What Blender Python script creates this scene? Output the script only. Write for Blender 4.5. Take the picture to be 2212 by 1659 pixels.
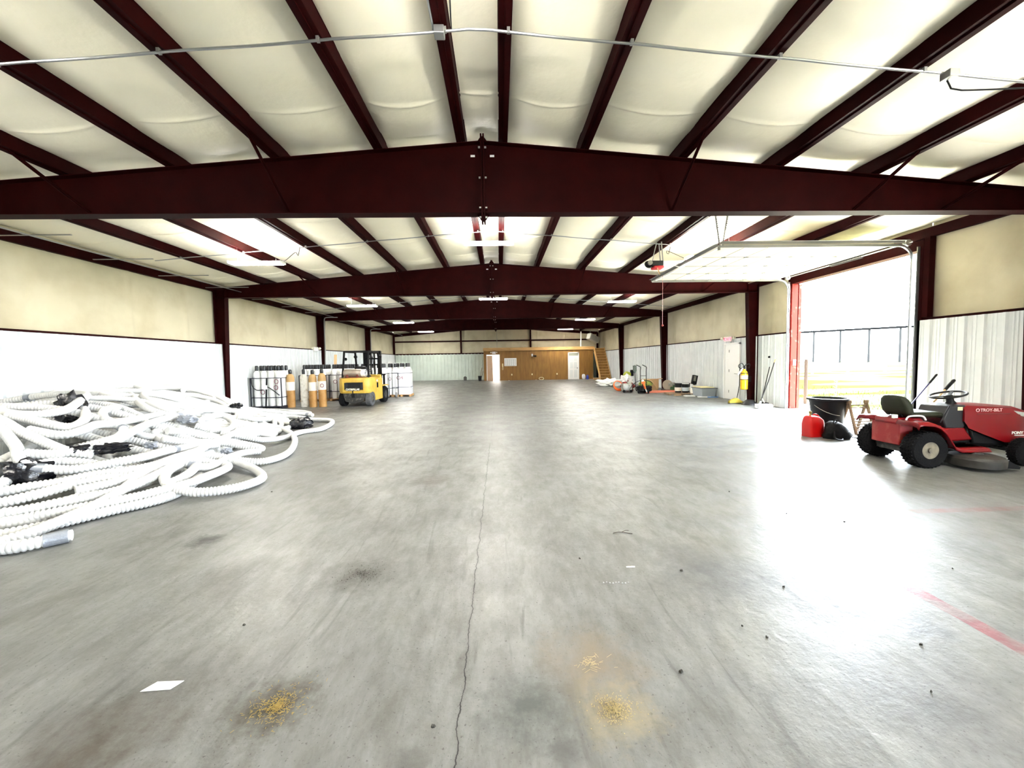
import bpy, bmesh, math, random
import numpy as np
from mathutils import Vector, Matrix, Euler
for o in list(bpy.data.objects): bpy.data.objects.remove(o)
SC = bpy.context.scene; COL = SC.collection
R_ = math.radians; PI = math.pi
RX = 8.9175; LX = -9.1823; CX = -0.1944; F1 = 6.1462; BAY = 7.302
FY = [F1 + BAY*k for k in range(-2, 5)]      # frames; FY[2] is the nearest in view
EY = FY[-1] + .12; SY = FY[0] - .3           # far and near end walls

# ---------------- camera, world, sun, exposure ----------------
def setup():
    f, yaw, pitch, roll = 852.85, .0318, -.0576, -.0164
    cy, sy, cp, sp = math.cos(yaw), math.sin(yaw), math.cos(pitch), math.sin(pitch)
    Fv = Vector((sy*cp, cy*cp, sp)); Rt = Vector((cy, -sy, 0)); U = Rt.cross(Fv)
    c, s = math.cos(roll), math.sin(roll)
    R2 = c*Rt + s*U; U2 = -s*Rt + c*U
    cd = bpy.data.cameras.new('camera'); cam = bpy.data.objects.new('camera', cd); COL.objects.link(cam)
    cd.sensor_width = 36; cd.lens = f/2212*36; cd.clip_start = .05; cd.clip_end = 600
    m = Matrix((R2, U2, -Fv)).transposed().to_4x4(); m.translation = (0, 0, 1.6); cam.matrix_world = m
    SC.camera = cam
    w = bpy.data.worlds.new('sky'); SC.world = w; w.use_nodes = True
    nt = w.node_tree; bg = nt.nodes['Background']
    bg.inputs[0].default_value = (.82, .91, 1, 1); bg.inputs[1].default_value = WORLD
    sd = bpy.data.lights.new('sun', 'SUN'); sd.energy = SUN; sd.angle = R_(3); sd.color = (1, .96, .88)
    so = bpy.data.objects.new('sun', sd); COL.objects.link(so); so.rotation_euler = (R_(-12), R_(18), 0); so.location = (20, 10, 20)
    # sky portals in the garage opening and the added one behind the camera
    def portal(loc, rot, sx, sy_):
        a = bpy.data.lights.new('door_sky_portal', 'AREA'); a.shape = 'RECTANGLE'; a.size = sx; a.size_y = sy_
        a.cycles.is_portal = True
        ao = bpy.data.objects.new('door_sky_portal', a); COL.objects.link(ao); ao.location = loc; ao.rotation_euler = rot
    portal((9.4, 10.05, 1.9), (0, R_(90), 0), 3.8, 3.6); portal((9.4, -3.7, 1.9), (0, R_(90), 0), 3.8, 3.6)
    v = SC.view_settings; v.view_transform = 'Standard'; v.look = 'None'; v.gamma = 1; v.use_curve_mapping = False
    v.exposure = EXPO
WORLD = 8.5; SUN = 34.0; EXPO = 3.25; LAMP = 25.0
setup()

# ---------------- helpers ----------------
def sm(t): t = max(0., min(1., t)); return t*t*(3-2*t)
class MB:
    def __init__(s): s.v = []; s.f = []
    def add(s, vs, fs, M=None):
        n = len(s.v)
        if M is not None: vs = [tuple(M @ Vector(p)) for p in vs]
        s.v += [tuple(p) for p in vs]; s.f += [tuple(n+i for i in q) for q in fs]; return s
    def box(s, x0, x1, y0, y1, z0, z1, M=None):
        vs = [(x, y, z) for z in (z0, z1) for y in (y0, y1) for x in (x0, x1)]
        return s.add(vs, [(0,2,3,1),(4,5,7,6),(0,1,5,4),(2,6,7,3),(0,4,6,2),(1,3,7,5)], M)
    def cbox(s, c, d, M=None): return s.box(c[0]-d[0]/2, c[0]+d[0]/2, c[1]-d[1]/2, c[1]+d[1]/2, c[2]-d[2]/2, c[2]+d[2]/2, M)
    def lathe(s, prof, n=24, M=None, closed=False):
        vs = []; fs = []; m = len(prof)
        for r, z in prof:
            for i in range(n): a = 2*PI*i/n; vs.append((r*math.cos(a), r*math.sin(a), z))
        for j in range(m-1 if not closed else m):
            k = (j+1) % m
            for i in range(n): i2 = (i+1) % n; fs.append((j*n+i, j*n+i2, k*n+i2, k*n+i))
        if not closed:
            fs.append(tuple(range(n))[::-1]); fs.append(tuple(range((m-1)*n, m*n)))
        return s.add(vs, fs, M)
    def tube(s, pts, r, n=10, caps=True, ends=True):
        P = [Vector(p) for p in pts]; m = len(P); rr = r if hasattr(r, '__len__') else [r]*m
        T = [(P[min(i+1, m-1)] - P[max(i-1, 0)]).normalized() for i in range(m)]
        N = T[0].orthogonal().normalized(); vs = []; fs = []
        cs = [(math.cos(2*PI*k/n), math.sin(2*PI*k/n)) for k in range(n)]
        for i in range(m):
            N = (N - T[i]*N.dot(T[i])).normalized(); B = T[i].cross(N)
            for c, q in cs: vs.append(P[i] + (N*c + B*q)*rr[i])
        for i in range(m-1):
            for k in range(n): k2 = (k+1) % n; fs.append((i*n+k, i*n+k2, (i+1)*n+k2, (i+1)*n+k))
        if caps: fs.append(tuple(range(n))[::-1]); fs.append(tuple(range((m-1)*n, m*n)))
        return s.add(vs, fs)
    def bar(s, a, b, w, h, up=(0, 0, 1)):
        a = Vector(a); b = Vector(b); t = (b-a); L = t.length; t.normalize(); u = Vector(up)
        if abs(t.dot(u)) > .98: u = Vector((1, 0, 0))
        x = t.cross(u).normalized(); z = x.cross(t)
        M = Matrix((x, t, z)).transposed().to_4x4(); M.translation = a
        return s.box(-w/2, w/2, 0, L, -h/2, h/2, M)
    def prism(s, poly, y0, y1, M=None):
        # polygon in the x-z plane extruded along y
        n = len(poly); vs = [(x, y0, z) for x, z in poly] + [(x, y1, z) for x, z in poly]
        fs = [(i, (i+1) % n, n+(i+1) % n, n+i) for i in range(n)] + [tuple(range(n))[::-1], tuple(range(n, 2*n))]
        return s.add(vs, fs, M)
    def ico(s, c, r, M=None, sub=2, noise=0, seed=0, sc=(1, 1, 1), zmin=None):
        bm = bmesh.new(); bmesh.ops.create_icosphere(bm, subdivisions=sub, radius=1)
        rnd = random.Random(seed); vs = []
        for v in bm.verts:
            k = 1 + noise*(rnd.random()-.5)*2
            p = [c[i] + v.co[i]*r*k*sc[i] for i in range(3)]
            if zmin is not None: p[2] = max(p[2], zmin)
            vs.append(p)
        fs = [tuple(v.index for v in f.verts) for f in bm.faces]; bm.free()
        return s.add(vs, fs, M)
def tag(o, label=None, cat=None, group=None, kind=None):
    if label: o['label'] = label
    if cat: o['category'] = cat
    if group: o['group'] = group
    if kind: o['kind'] = kind
    return o
def mk(name, mb, m, parent=None, smooth=35, bevel=0, label=None, loc=None, kind=None, fix=True):
    me = bpy.data.meshes.new(name); me.from_pydata([tuple(v) for v in mb.v], [], mb.f)
    if fix:
        bm = bmesh.new(); bm.from_mesh(me); bmesh.ops.recalc_face_normals(bm, faces=bm.faces); bm.to_mesh(me); bm.free()
    if m: me.materials.append(m)
    if smooth: me.shade_smooth(); me.set_sharp_from_angle(angle=R_(smooth))
    o = bpy.data.objects.new(name, me); COL.objects.link(o)
    if parent: o.parent = parent
    if loc is not None: o.location = loc
    if bevel:
        b = o.modifiers.new('bevel', 'BEVEL'); b.width = bevel; b.segments = 2; b.limit_method = 'ANGLE'; b.angle_limit = R_(40)
    tag(o, label, kind=kind); return o
def thing(name, label, cat, loc=(0, 0, 0), rz=0, group=None, rx=0, ry=0):
    o = bpy.data.objects.new(name, None); COL.objects.link(o); o.location = loc; o.rotation_euler = (rx, ry, rz)
    o.empty_display_size = .1
    return tag(o, label, cat, group)
def solo(name, mb, m, label, cat, loc=(0, 0, 0), rz=0, group=None, **k):
    o = mk(name, mb, m, **k); o.location = loc; o.rotation_euler = (0, 0, rz); return tag(o, label, cat, group)
def struct(name, mb, m, **k): return mk(name, mb, m, kind='structure', **k)
def dup(o, parent=None, **k):
    c = o.copy(); COL.objects.link(c); c.parent = parent
    for ch in list(o.children): dup(ch, c)
    return c
def place(src, used, loc, rz=0, label=None, group=None):
    t = src if not used[0] else dup(src)
    used[0] = True; t.location = loc; t.rotation_euler = (0, 0, rz); tag(t, label, group=group); return t
def text(name, body, size, m, parent, loc, rot, ext=.002, align='LEFT', sx=1, bold=0):
    cu = bpy.data.curves.new('t', 'FONT'); cu.body = body; cu.size = size; cu.extrude = ext; cu.align_x = align; cu.offset = bold
    o = bpy.data.objects.new('t', cu); COL.objects.link(o); bpy.context.view_layer.update()
    me = bpy.data.meshes.new_from_object(o); bpy.data.objects.remove(o); me.name = name; me.materials.clear(); me.materials.append(m)
    q = bpy.data.objects.new(name, me); COL.objects.link(q); q.parent = parent; q.location = loc; q.rotation_euler = rot; q.scale = (sx, 1, 1)
    return q
def crom(pts, ds):
    P = [Vector(p) for p in pts]; P = [2*P[0]-P[1]] + P + [2*P[-1]-P[-2]]; out = []
    for i in range(1, len(P)-2):
        a, b, c, d = P[i-1:i+3]; n = max(4, int((c-b).length/.03))
        for k in range(n):
            t = k/n; out.append(.5*((2*b) + (c-a)*t + (2*a-5*b+4*c-d)*t*t + (3*b-a-3*c+d)*t**3))
    out.append(P[-2]); A = np.array([tuple(p) for p in out])
    L = np.concatenate([[0], np.cumsum(np.linalg.norm(np.diff(A, axis=0), axis=1))]); n = max(2, int(L[-1]/ds))
    s = np.linspace(0, L[-1], n+1); return np.stack([np.interp(s, L, A[:, i]) for i in range(3)], 1)

# ---------------- materials ----------------
MATS = {}
def mat(name, col, rough=.6, metal=0, col2=None, scale=6, detail=4, lo=.35, hi=.7, bump=0, bscale=None, emis=0, stretch=None, spec=.5, coat=0):
    if name in MATS: return MATS[name]
    m = bpy.data.materials.new(name); m.use_nodes = True; nt = m.node_tree; b = nt.nodes['Principled BSDF']
    b.inputs['Base Color'].default_value = (*col, 1); b.inputs['Roughness'].default_value = rough; b.inputs['Metallic'].default_value = metal
    b.inputs['Specular IOR Level'].default_value = spec; b.inputs['Coat Weight'].default_value = coat
    if emis: b.inputs['Emission Color'].default_value = (*col, 1); b.inputs['Emission Strength'].default_value = emis
    if col2 or bump:
        tc = nt.nodes.new('ShaderNodeTexCoord'); mp = nt.nodes.new('ShaderNodeMapping')
        nt.links.new(tc.outputs['Object'], mp.inputs[0])
        if stretch: mp.inputs['Scale'].default_value = stretch
    if col2:
        n = nt.nodes.new('ShaderNodeTexNoise'); n.inputs['Scale'].default_value = scale; n.inputs['Detail'].default_value = detail
        nt.links.new(mp.outputs[0], n.inputs[0]); r = nt.nodes.new('ShaderNodeValToRGB')
        r.color_ramp.elements[0].position = lo; r.color_ramp.elements[1].position = hi
        r.color_ramp.elements[0].color = (*col, 1); r.color_ramp.elements[1].color = (*col2, 1)
        nt.links.new(n.outputs[0], r.inputs[0]); nt.links.new(r.outputs[0], b.inputs['Base Color'])
    if bump:
        n2 = nt.nodes.new('ShaderNodeTexNoise'); n2.inputs['Scale'].default_value = bscale or scale*3; n2.inputs['Detail'].default_value = 5
        nt.links.new(mp.outputs[0], n2.inputs[0]); bp = nt.nodes.new('ShaderNodeBump'); bp.inputs['Strength'].default_value = bump; bp.inputs['Distance'].default_value = .02
        nt.links.new(n2.outputs[0], bp.inputs['Height']); nt.links.new(bp.outputs[0], b.inputs['Normal'])
    MATS[name] = m; return m
maroon = mat('maroon_steel', (.0135, .0005, .0007), .6, 0, (.021, .0012, .0012), 3, spec=.05)
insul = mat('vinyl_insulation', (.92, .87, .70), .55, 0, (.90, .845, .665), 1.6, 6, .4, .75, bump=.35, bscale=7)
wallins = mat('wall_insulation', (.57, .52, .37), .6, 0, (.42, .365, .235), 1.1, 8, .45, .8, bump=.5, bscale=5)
liner = mat('white_liner_steel', (.66, .69, .70), .42, 0, (.60, .635, .645), 2.5)
linerd = mat('far_liner_steel', (.56, .63, .57), .45, 0, (.50, .57, .51), 2.0)
galv = mat('galvanised_steel', (.38, .385, .39), .35, .85)
galvd = mat('dull_zinc', (.35, .35, .33), .5, .6)
black = mat('black_steel', (.004, .004, .005), .5, spec=.25)
rubber = mat('tyre_rubber', (.006, .006, .007), .9, spec=.15, bump=.4, bscale=60)
blackpl = mat('black_plastic', (.005, .005, .006), .45, spec=.3)
blackbag = mat('black_bag_plastic', (.008, .008, .012), .22, bump=.8, bscale=14)
white = mat('white_paint', (.86, .86, .85), .45)
whitepipe = mat('white_pipe_plastic', (.62, .62, .61), .45, spec=.35)
duct = mat('grey_duct_tape', (.27, .29, .33), .35, .3, bump=.3, bscale=40)
yellow = mat('forklift_yellow', (.58, .38, .055), .45, 0, (.46, .23, .03), 3.5, 6, .5, .85)
grime = mat('grimy_steel', (.035, .035, .032), .6, .3, (.22, .20, .17), 9, 6, .5, .8)
tan = mat('rusty_tan_paint', (.42, .24, .085), .6, 0, (.50, .33, .14), 4, 5)
tandark = mat('dull_orange_paint', (.33, .155, .035), .65, 0, (.42, .23, .07), 6, 5)
palelabel = mat('worn_paper_label', (.78, .72, .64), .7)
cylw = mat('white_cylinder_paint', (.84, .84, .82), .4)
cyldirty = mat('scuffed_cylinder_paint', (.72, .70, .64), .55, 0, (.40, .36, .28), 9, 6, .5, .75)
purple = mat('maroon_marker', (.18, .03, .06), .6)
ply = mat('stained_plywood', (.27, .135, .022), .6, 0, (.19, .085, .012), 3.0, 8, .35, .7, stretch=(2.2, 2.2, .35))
pine = mat('pine_board', (.56, .34, .13), .55, 0, (.40, .22, .07), 3, 6, stretch=(.6, 4, 4))
wood = mat('weathered_wood', (.30, .21, .13), .8, 0, (.18, .12, .07), 6, 6, stretch=(3, 3, .5))
palletw = mat('pallet_wood', (.50, .30, .12), .75, 0, (.36, .20, .08), 6)
red = mat('mower_red', (.18, .0016, .0045), .34, 0, None, spec=.3, coat=.1)
redworn = mat('worn_red', (.26, .010, .012), .5, 0, (.34, .07, .05), 9, 5, .5, .8)
canred = mat('can_red', (.50, .004, .004), .35)
seatm = mat('seat_vinyl', (.018, .022, .010), .6, 0, (.022, .022, .014), 8, spec=.25)
doorw = mat('door_panel_white', (.50, .475, .36), .5, spec=.2)
postred = mat('red_oxide_post', (.17, .014, .010), .55, 0, (.30, .09, .07), 7, 6, .58, .75, spec=.03)
card = mat('cardboard', (.42, .26, .13), .8)
orange = mat('safety_orange', (.85, .16, .03), .5)
concrete_c = mat('outside_concrete', (.62, .60, .54), .8, 0, (.52, .50, .44), 2)
grass = mat('grass_green', (.012, .022, .003), .95, 0, (.075, .075, .045), .30, 8, .45, .66, stretch=(.3, 1, 1), spec=0)
glow = mat('lamp_tube_glow', (1, .975, .93), .4, emis=LAMP)
extw = mat('extinguisher_yellow', (.62, .36, .006), .3)
redletters = mat('sign_red', (.75, .03, .05), .5, emis=1.0)
bluepl = mat('blue_plastic', (.03, .06, .40), .4)
greenpl = mat('green_fabric', (.12, .22, .04), .8, 0, (.45, .45, .10), 12)
greyfab = mat('grey_clutter', (.22, .22, .20), .7, 0, (.42, .42, .36), 14)
navy = mat('navy_handle', (.03, .03, .14), .4)
tanw = mat('light_wood_handle', (.62, .42, .22), .5)

# ---- concrete floor with cracks, stains and old red paint ----
def floor_material():
    m = bpy.data.materials.new('stained_concrete'); m.use_nodes = True; nt = m.node_tree; b = nt.nodes['Principled BSDF']
    N = nt.nodes.new; L = nt.links.new
    geo = N('ShaderNodeNewGeometry'); sep = N('ShaderNodeSeparateXYZ'); L(geo.outputs['Position'], sep.inputs[0])
    def mth(op, a, b_=None, c=None, clamp=False):
        n = N('ShaderNodeMath'); n.operation = op; n.use_clamp = clamp
        for i, q in enumerate((a, b_, c)):
            if q is None: continue
            if isinstance(q, (int, float)): n.inputs[i].default_value = q
            else: L(q, n.inputs[i])
        return n.outputs[0]
    def noise(scale, detail=6, stretch=None, rough=.6, dist=0):
        n = N('ShaderNodeTexNoise'); n.inputs['Scale'].default_value = scale; n.inputs['Detail'].default_value = detail; n.inputs['Roughness'].default_value = rough
        n.inputs['Distortion'].default_value = dist
        if stretch:
            mp = N('ShaderNodeMapping'); mp.inputs['Scale'].default_value = stretch[0]; mp.inputs['Rotation'].default_value = (0, 0, stretch[1]); L(geo.outputs['Position'], mp.inputs[0]); L(mp.outputs[0], n.inputs[0])
        else: L(geo.outputs['Position'], n.inputs[0])
        return n.outputs[0]
    def ramp(v, a, b_, ca=(0, 0, 0), cb=(1, 1, 1)):
        r = N('ShaderNodeValToRGB'); r.color_ramp.elements[0].position = a; r.color_ramp.elements[1].position = b_
        r.color_ramp.elements[0].color = (*ca, 1); r.color_ramp.elements[1].color = (*cb, 1); L(v, r.inputs[0]); return r.outputs[0]
    def mix(a, b_, fac, mode='MIX'):
        n = N('ShaderNodeMix'); n.data_type = 'RGBA'; n.blend_type = mode
        for i, q in ((6, a), (7, b_)):
            if isinstance(q, tuple): n.inputs[i].default_value = (*q, 1)
            else: L(q, n.inputs[i])
        if isinstance(fac, (int, float)): n.inputs[0].default_value = fac
        else: L(fac, n.inputs[0])
        return n.outputs[2]
    X, Y = sep.outputs[0], sep.outputs[1]
    base = ramp(noise(1.1, 8, None, .65), .36, .64, (.36, .345, .285), (.66, .65, .60))
    base = mix(base, ramp(noise(3.2, 9, ((1, .45, 1), R_(35)), .7, .8), .38, .62, (.24, .225, .18), (.74, .73, .68)), .45)
    base = mix(base, ramp(noise(9, 8, ((1, .35, 1), R_(-30)), .75), .40, .6, (.36, .35, .31), (.84, .83, .78)), .34)
    w = noise(3.5, 6, ((1, .5, 1), R_(-25)), .6, 1.5); base = mix(base, (.74, .73, .69), mth('MULTIPLY', ramp(w, .52, .72), .55))
    # fine dark specks and scuffs
    base = mix(base, (.10, .09, .07), mth('MULTIPLY', ramp(noise(60, 3), .62, .70), .75))
    base = mix(base, (.24, .23, .20), mth('MULTIPLY', ramp(noise(8, 5, ((1, .16, 1), R_(30)), .6, 1), .58, .72), .7))
    base = mix(base, (.24, .23, .19), mth('MULTIPLY', ramp(noise(1.3, 9, ((1, .7, 1), 0), .8), .58, .72), .55))
    base = mix(base, (.30, .29, .245), mth('MULTIPLY', ramp(noise(4.5, 10, ((1, .5, 1), R_(40)), .82), .50, .62), .38))
    nz = noise(7, 9, None, .75); nz2 = noise(2.2, 4)
    def spot(x, y, r, col, amt, base, thr=None):
        dx = mth('SUBTRACT', X, x); dy = mth('SUBTRACT', Y, y)
        d = mth('SQRT', mth('ADD', mth('MULTIPLY', dx, dx), mth('MULTIPLY', dy, dy)))
        d = mth('ADD', d, mth('MULTIPLY', mth('SUBTRACT', nz, .5), r*2.4))
        f_ = mth('MULTIPLY', mth('SUBTRACT', 1, mth('DIVIDE', d, r), clamp=True), amt, clamp=True)
        return mix(base, col, f_)
    for q in [(-1.08, 1.80, .22, (.10, .075, .03), 1.1), (.46, 1.98, .34, (.66, .52, .36), .9), (.50, 1.70, .22, (.92, .76, .48), 1.0), (-2.73, 3.64, .16, (.06, .055, .045), 1.6), (-1.08, 2.96, .32, (.14, .13, .09), .8),
              (-1.75, 1.62, .40, (.20, .155, .11), .9), (1.55, 2.85, .55, (.17, .17, .16), .7), (.1, 1.75, .28, (.17, .19, .17), .9), (2.2, 2.5, .35, (.16, .17, .19), .7), (2.45, 2.2, .2, (.16, .17, .18), .8), (-.95, 5.3, .35, (.16, .10, .07), .8), (-2.2, 6.2, .6, (.15, .14, .11), .7), (2.0, 1.6, .4, (.18, .17, .16), .7), (-.4, 1.5, .1, (.24, .23, .2), .9), (.25, 1.52, .09, (.25, .24, .22), .9), (-2.9, 9.5, 1.2, (.17, .16, .13), .6), (-5.8, 13.6, 1.6, (.12, .08, .06), .8)]:
        base = spot(*q, base)
    # red painted lines, faded
    fade = ramp(noise(5, 5), .42, .60)
    def band(U, u0, wd, V, v0, v1, amt, base, col=(.62, .07, .09)):
        a = mth('LESS_THAN', mth('ABSOLUTE', mth('ADD', mth('SUBTRACT', U, u0), mth('MULTIPLY', mth('SUBTRACT', nz, .5), .03))), wd)
        bnd = mth('MULTIPLY', mth('GREATER_THAN', V, v0), mth('LESS_THAN', V, v1))
        return mix(base, col, mth('MULTIPLY', mth('MULTIPLY', a, bnd), mth('MULTIPLY', mth('ADD', mth('MULTIPLY', fade, .6), .4), amt), clamp=True))
    base = band(X, 2.80, .055, Y, .5, 2.55, .85, base)
    base = band(X, 2.77, .06, Y, 2.55, 3.95, .22, base)
    base = band(Y, 3.82, .05, X, 4.2, 9.0, .5, base)
    base = band(Y, 3.85, .05, X, 2.7, 4.2, .10, base)
    # long centre crack, then joints
    cr = mth('ADD', mth('MULTIPLY', mth('SUBTRACT', noise(5.0, 5, ((0, 1, 0), 0), .62), .5), .075), CX - .012)
    dcr = mth('ABSOLUTE', mth('SUBTRACT', X, cr))
    wid = mth('MULTIPLY', ramp(noise(9, 3, ((0, 1, 0), 0)), .35, .7, (.35, .35, .35), (1, 1, 1)), .0045)
    crack = mth('MULTIPLY', mth('LESS_THAN', dcr, wid), mth('LESS_THAN', Y, 7.7))
    halo = mth('MULTIPLY', mth('SUBTRACT', 1, mth('DIVIDE', dcr, .02), clamp=True), mth('MULTIPLY', mth('LESS_THAN', Y, 7.7), .35))
    base = mix(base, (.18, .17, .14), halo)
    base = mix(base, (.012, .011, .01), crack)
    for jy in (8.35, 15.6, 23, 30.2):
        base = mix(base, (.07, .065, .055), mth('MULTIPLY', mth('LESS_THAN', mth('ABSOLUTE', mth('SUBTRACT', Y, jy)), .007), .6))
    base = mix(base, (.05, .05, .04), mth('MULTIPLY', mth('MULTIPLY', mth('LESS_THAN', mth('ABSOLUTE', mth('SUBTRACT', X, CX)), .006), mth('GREATER_THAN', Y, 8.35)), .5))
    base = mix(base, (.262, .272, .287), 1.0, 'MULTIPLY')
    L(base, b.inputs['Base Color'])
    rg = ramp(noise(1.7, 7, None, .7), .35, .7, (.34, .34, .34), (.56, .56, .56)); L(rg, b.inputs['Roughness'])
    b.inputs['Specular IOR Level'].default_value = .5
    bp = N('ShaderNodeBump'); bp.inputs['Strength'].default_value = .25; bp.inputs['Distance'].default_value = .01
    L(mth('ADD', noise(22, 6), mth('MULTIPLY', nz2, .5)), bp.inputs['Height']); L(bp.outputs[0], b.inputs['Normal'])
    return m

# ---------------- the shell ----------------
struct('floor', MB().box(LX-.22, RX+.22, SY, EY+.1, -.15, 0), floor_material(), smooth=0)
struct('ground_outside', MB().box(RX+.22, 160, -80, 200, -.2, -.02), grass, smooth=0)
struct('apron_outside', MB().box(RX+.22, 11.0, -12, 15, -.1, -.005), concrete_c, smooth=0)
def ztop(x): return 4.876 - .0813*abs(x-CX)
PUR = [CX + s*o for o in (.31, 1.53, 3.03, 4.53, 6.03, 7.53) for s in (-1, 1)]
def ceiling():
    xs = sorted(PUR + [LX-.2, RX+.2]); mb = MB(); rnd = random.Random(3); seams = []
    y = SY + 1.2
    while y < EY: seams.append(y); y += 1.83
    ds = 5.28 - min(seams, key=lambda s: abs(s-5.28)); seams = [s+ds for s in seams]
    ys = set(np.arange(SY, EY, .16))
    for s in seams: ys |= {s+d for d in (-.07, -.035, -.015, 0, .015, .035, .07)}
    for s in FY: ys |= {s+d for d in (-.3, -.15, -.08, .08, .15, .3)}
    ys = np.array(sorted(q for q in ys if SY <= q <= EY)); nu = 12; ny = len(ys)
    for a, b in zip(xs[:-1], xs[1:]):
        w = b-a; ph = rnd.random()*9; amp = .075*min(1, w/1.2) if w < 1 else .115
        vs = []
        for y in ys:
            k = 1 + .22*math.sin(y*1.3+ph) + .12*math.sin(y*3.7+ph*2)
            sd = min(abs(y-s) for s in seams); fd = min(abs(y-s) for s in FY)
            ruff = math.exp(-(sd/.5)**2)
            for i in range(nu+1):
                u = i/nu; x = a+w*u
                z = ztop(x) + .215 - amp*k*(math.sin(PI*u)**.75)*(1-.12*ruff)
                z -= .020*math.exp(-(sd/.022)**2)*math.sin(PI*u)
                z -= .05*math.exp(-((fd-.55)/.25)**2)*math.sin(PI*u) - .05*math.exp(-(fd/.18)**2)*math.sin(PI*u)
                vs.append((x, y, z))
        mb.add(vs, [(j*(nu+1)+i, j*(nu+1)+i+1, (j+1)*(nu+1)+i+1, (j+1)*(nu+1)+i) for j in range(ny-1) for i in range(nu)])
    o = struct('ceiling', mb, insul, smooth=80, fix=False)
    rf = MB()
    for s in (-1, 1):
        xe = LX-.35 if s < 0 else RX+.35
        rf.add([(CX, SY-.1, 5.16), (xe, SY-.1, ztop(xe)+.28), (xe, EY+.3, ztop(xe)+.28), (CX, EY+.3, 5.16)], [(0, 1, 2, 3)])
    struct('roof_sheet', rf, galvd, smooth=0)
ceiling()
def ribbed(name, x, side, spans, m, pitch=.305, axis='y'):
    # ribbed cladding; side = direction the ribs project; spans = (s0, s1, z0, z1)
    mb = MB()
    for s0, s1, z0, z1 in spans:
        prof = [(s0, 0)]; k = math.ceil((s0-.05)/pitch)
        while k*pitch < s1:
            c = k*pitch
            for d, h in ((-.045, 0), (-.02, .032), (.02, .032), (.045, 0), (.11, 0), (.12, .006), (.135, .006), (.145, 0), (.17, 0), (.18, .006), (.195, .006), (.205, 0)):
                if s0 < c+d < s1: prof.append((c+d, h))
            k += 1
        prof.append((s1, 0)); n = len(prof)
        if axis == 'y': vs = [(x+side*h, s, z) for z in (z0, z1) for s, h in prof]
        else: vs = [(s, x+side*h, z) for z in (z0, z1) for s, h in prof]
        mb.add(vs, [(i, i+1, n+i+1, n+i) for i in range(n-1)])
    return struct(name, mb, m, smooth=20, fix=False)
def insul_wall(name, axis, x, spans, side):
    mb = MB(); rnd = random.Random(7)
    for s0, s1, z0, z1, seamstep in spans:
        ns = max(2, int((s1-s0)/.07)); nz = max(4, int((z1-z0)/.2)); vs = []
        ph = rnd.random()*6
        for j in range(nz+1):
            z = z0+(z1-z0)*j/nz
            for i in range(ns+1):
                s = s0+(s1-s0)*i/ns
                ws = s + .035*math.sin(z*2.2+ph+round((s-s0)/seamstep)*2.1)
                q = abs(((ws-s0-.9)/seamstep) - round((ws-s0-.9)/seamstep))*seamstep
                d = .03*math.exp(-(q/.05)**2) + .02*math.sin(s*1.7+ph)*math.sin(z*1.9+ph) + .010*math.sin(s*5+z*3)
                vs.append((x+side*d, s, z) if axis == 'y' else (s, x+side*d, z))
        mb.add(vs, [(j*(ns+1)+i, j*(ns+1)+i+1, (j+1)*(ns+1)+i+1, (j+1)*(ns+1)+i) for j in range(nz) for i in range(ns)])
    return struct(name, mb, wallins, smooth=80, fix=False)
GZ = 2.32
BY0, BY1 = -5.5, -1.9                 # unseen second garage opening, added behind the camera for more daylight
DY0, DY1, DZ = 8.24, 11.87, 3.80      # garage opening
XD0, XD1 = 14.30, 15.33               # exit door
# left wall
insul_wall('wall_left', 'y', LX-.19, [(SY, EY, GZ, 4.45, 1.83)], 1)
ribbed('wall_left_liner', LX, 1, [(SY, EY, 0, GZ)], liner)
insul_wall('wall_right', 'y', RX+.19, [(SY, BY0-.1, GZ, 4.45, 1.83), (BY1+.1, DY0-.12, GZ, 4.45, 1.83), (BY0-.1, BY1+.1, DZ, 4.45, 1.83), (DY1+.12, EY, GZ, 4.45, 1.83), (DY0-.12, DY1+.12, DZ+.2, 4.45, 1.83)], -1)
ribbed('wall_right_liner', RX, -1, [(SY, BY0, 0, GZ), (BY1, DY0-.02, 0, GZ), (DY1+.02, XD0, 0, GZ), (XD1, EY, 0, GZ), (XD0, XD1, 2.15, GZ)], liner)
struct('wall_right_cladding', MB().box(RX+.22, RX+.25, SY, BY0, -.1, 4.3).box(RX+.22, RX+.25, BY0, BY1, DZ, 4.3).box(RX+.22, RX+.25, BY1, DY0, -.1, 4.3).box(RX+.22, RX+.25, DY1, EY+.15, -.1, 4.3).box(RX+.22, RX+.25, DY0, DY1, DZ, 4.3), galvd, smooth=0)
struct('wall_back_cladding', MB().box(LX-.3, RX+.3, EY+.14, EY+.17, -.1, 5.3).box(LX-.3, RX+.3, SY-.2, SY-.17, -.1, 5.3), galvd, smooth=0)
struct('wall_left_cladding', MB().box(LX-.25, LX-.22, SY, EY+.15, -.1, 4.3), galvd, smooth=0)
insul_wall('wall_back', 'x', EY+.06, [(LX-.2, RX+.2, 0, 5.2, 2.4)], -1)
ribbed('wall_back_liner', EY-.12, -1, [(LX, RX, 0, GZ)], linerd, axis='x')
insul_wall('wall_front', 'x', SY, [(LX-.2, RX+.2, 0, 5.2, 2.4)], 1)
t = MB().box(LX-.2, LX-.03, SY, EY, GZ-.01, GZ+.05)
struct('trim_1', t, maroon, smooth=0)
t = MB().box(RX+.03, RX+.2, SY, BY0, GZ-.01, GZ+.05).box(RX+.03, RX+.2, BY1, DY0-.1, GZ-.01, GZ+.05).box(RX+.03, RX+.2, DY1+.1, EY, GZ-.01, GZ+.05)
struct('trim_2', t, maroon, smooth=0)
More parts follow.
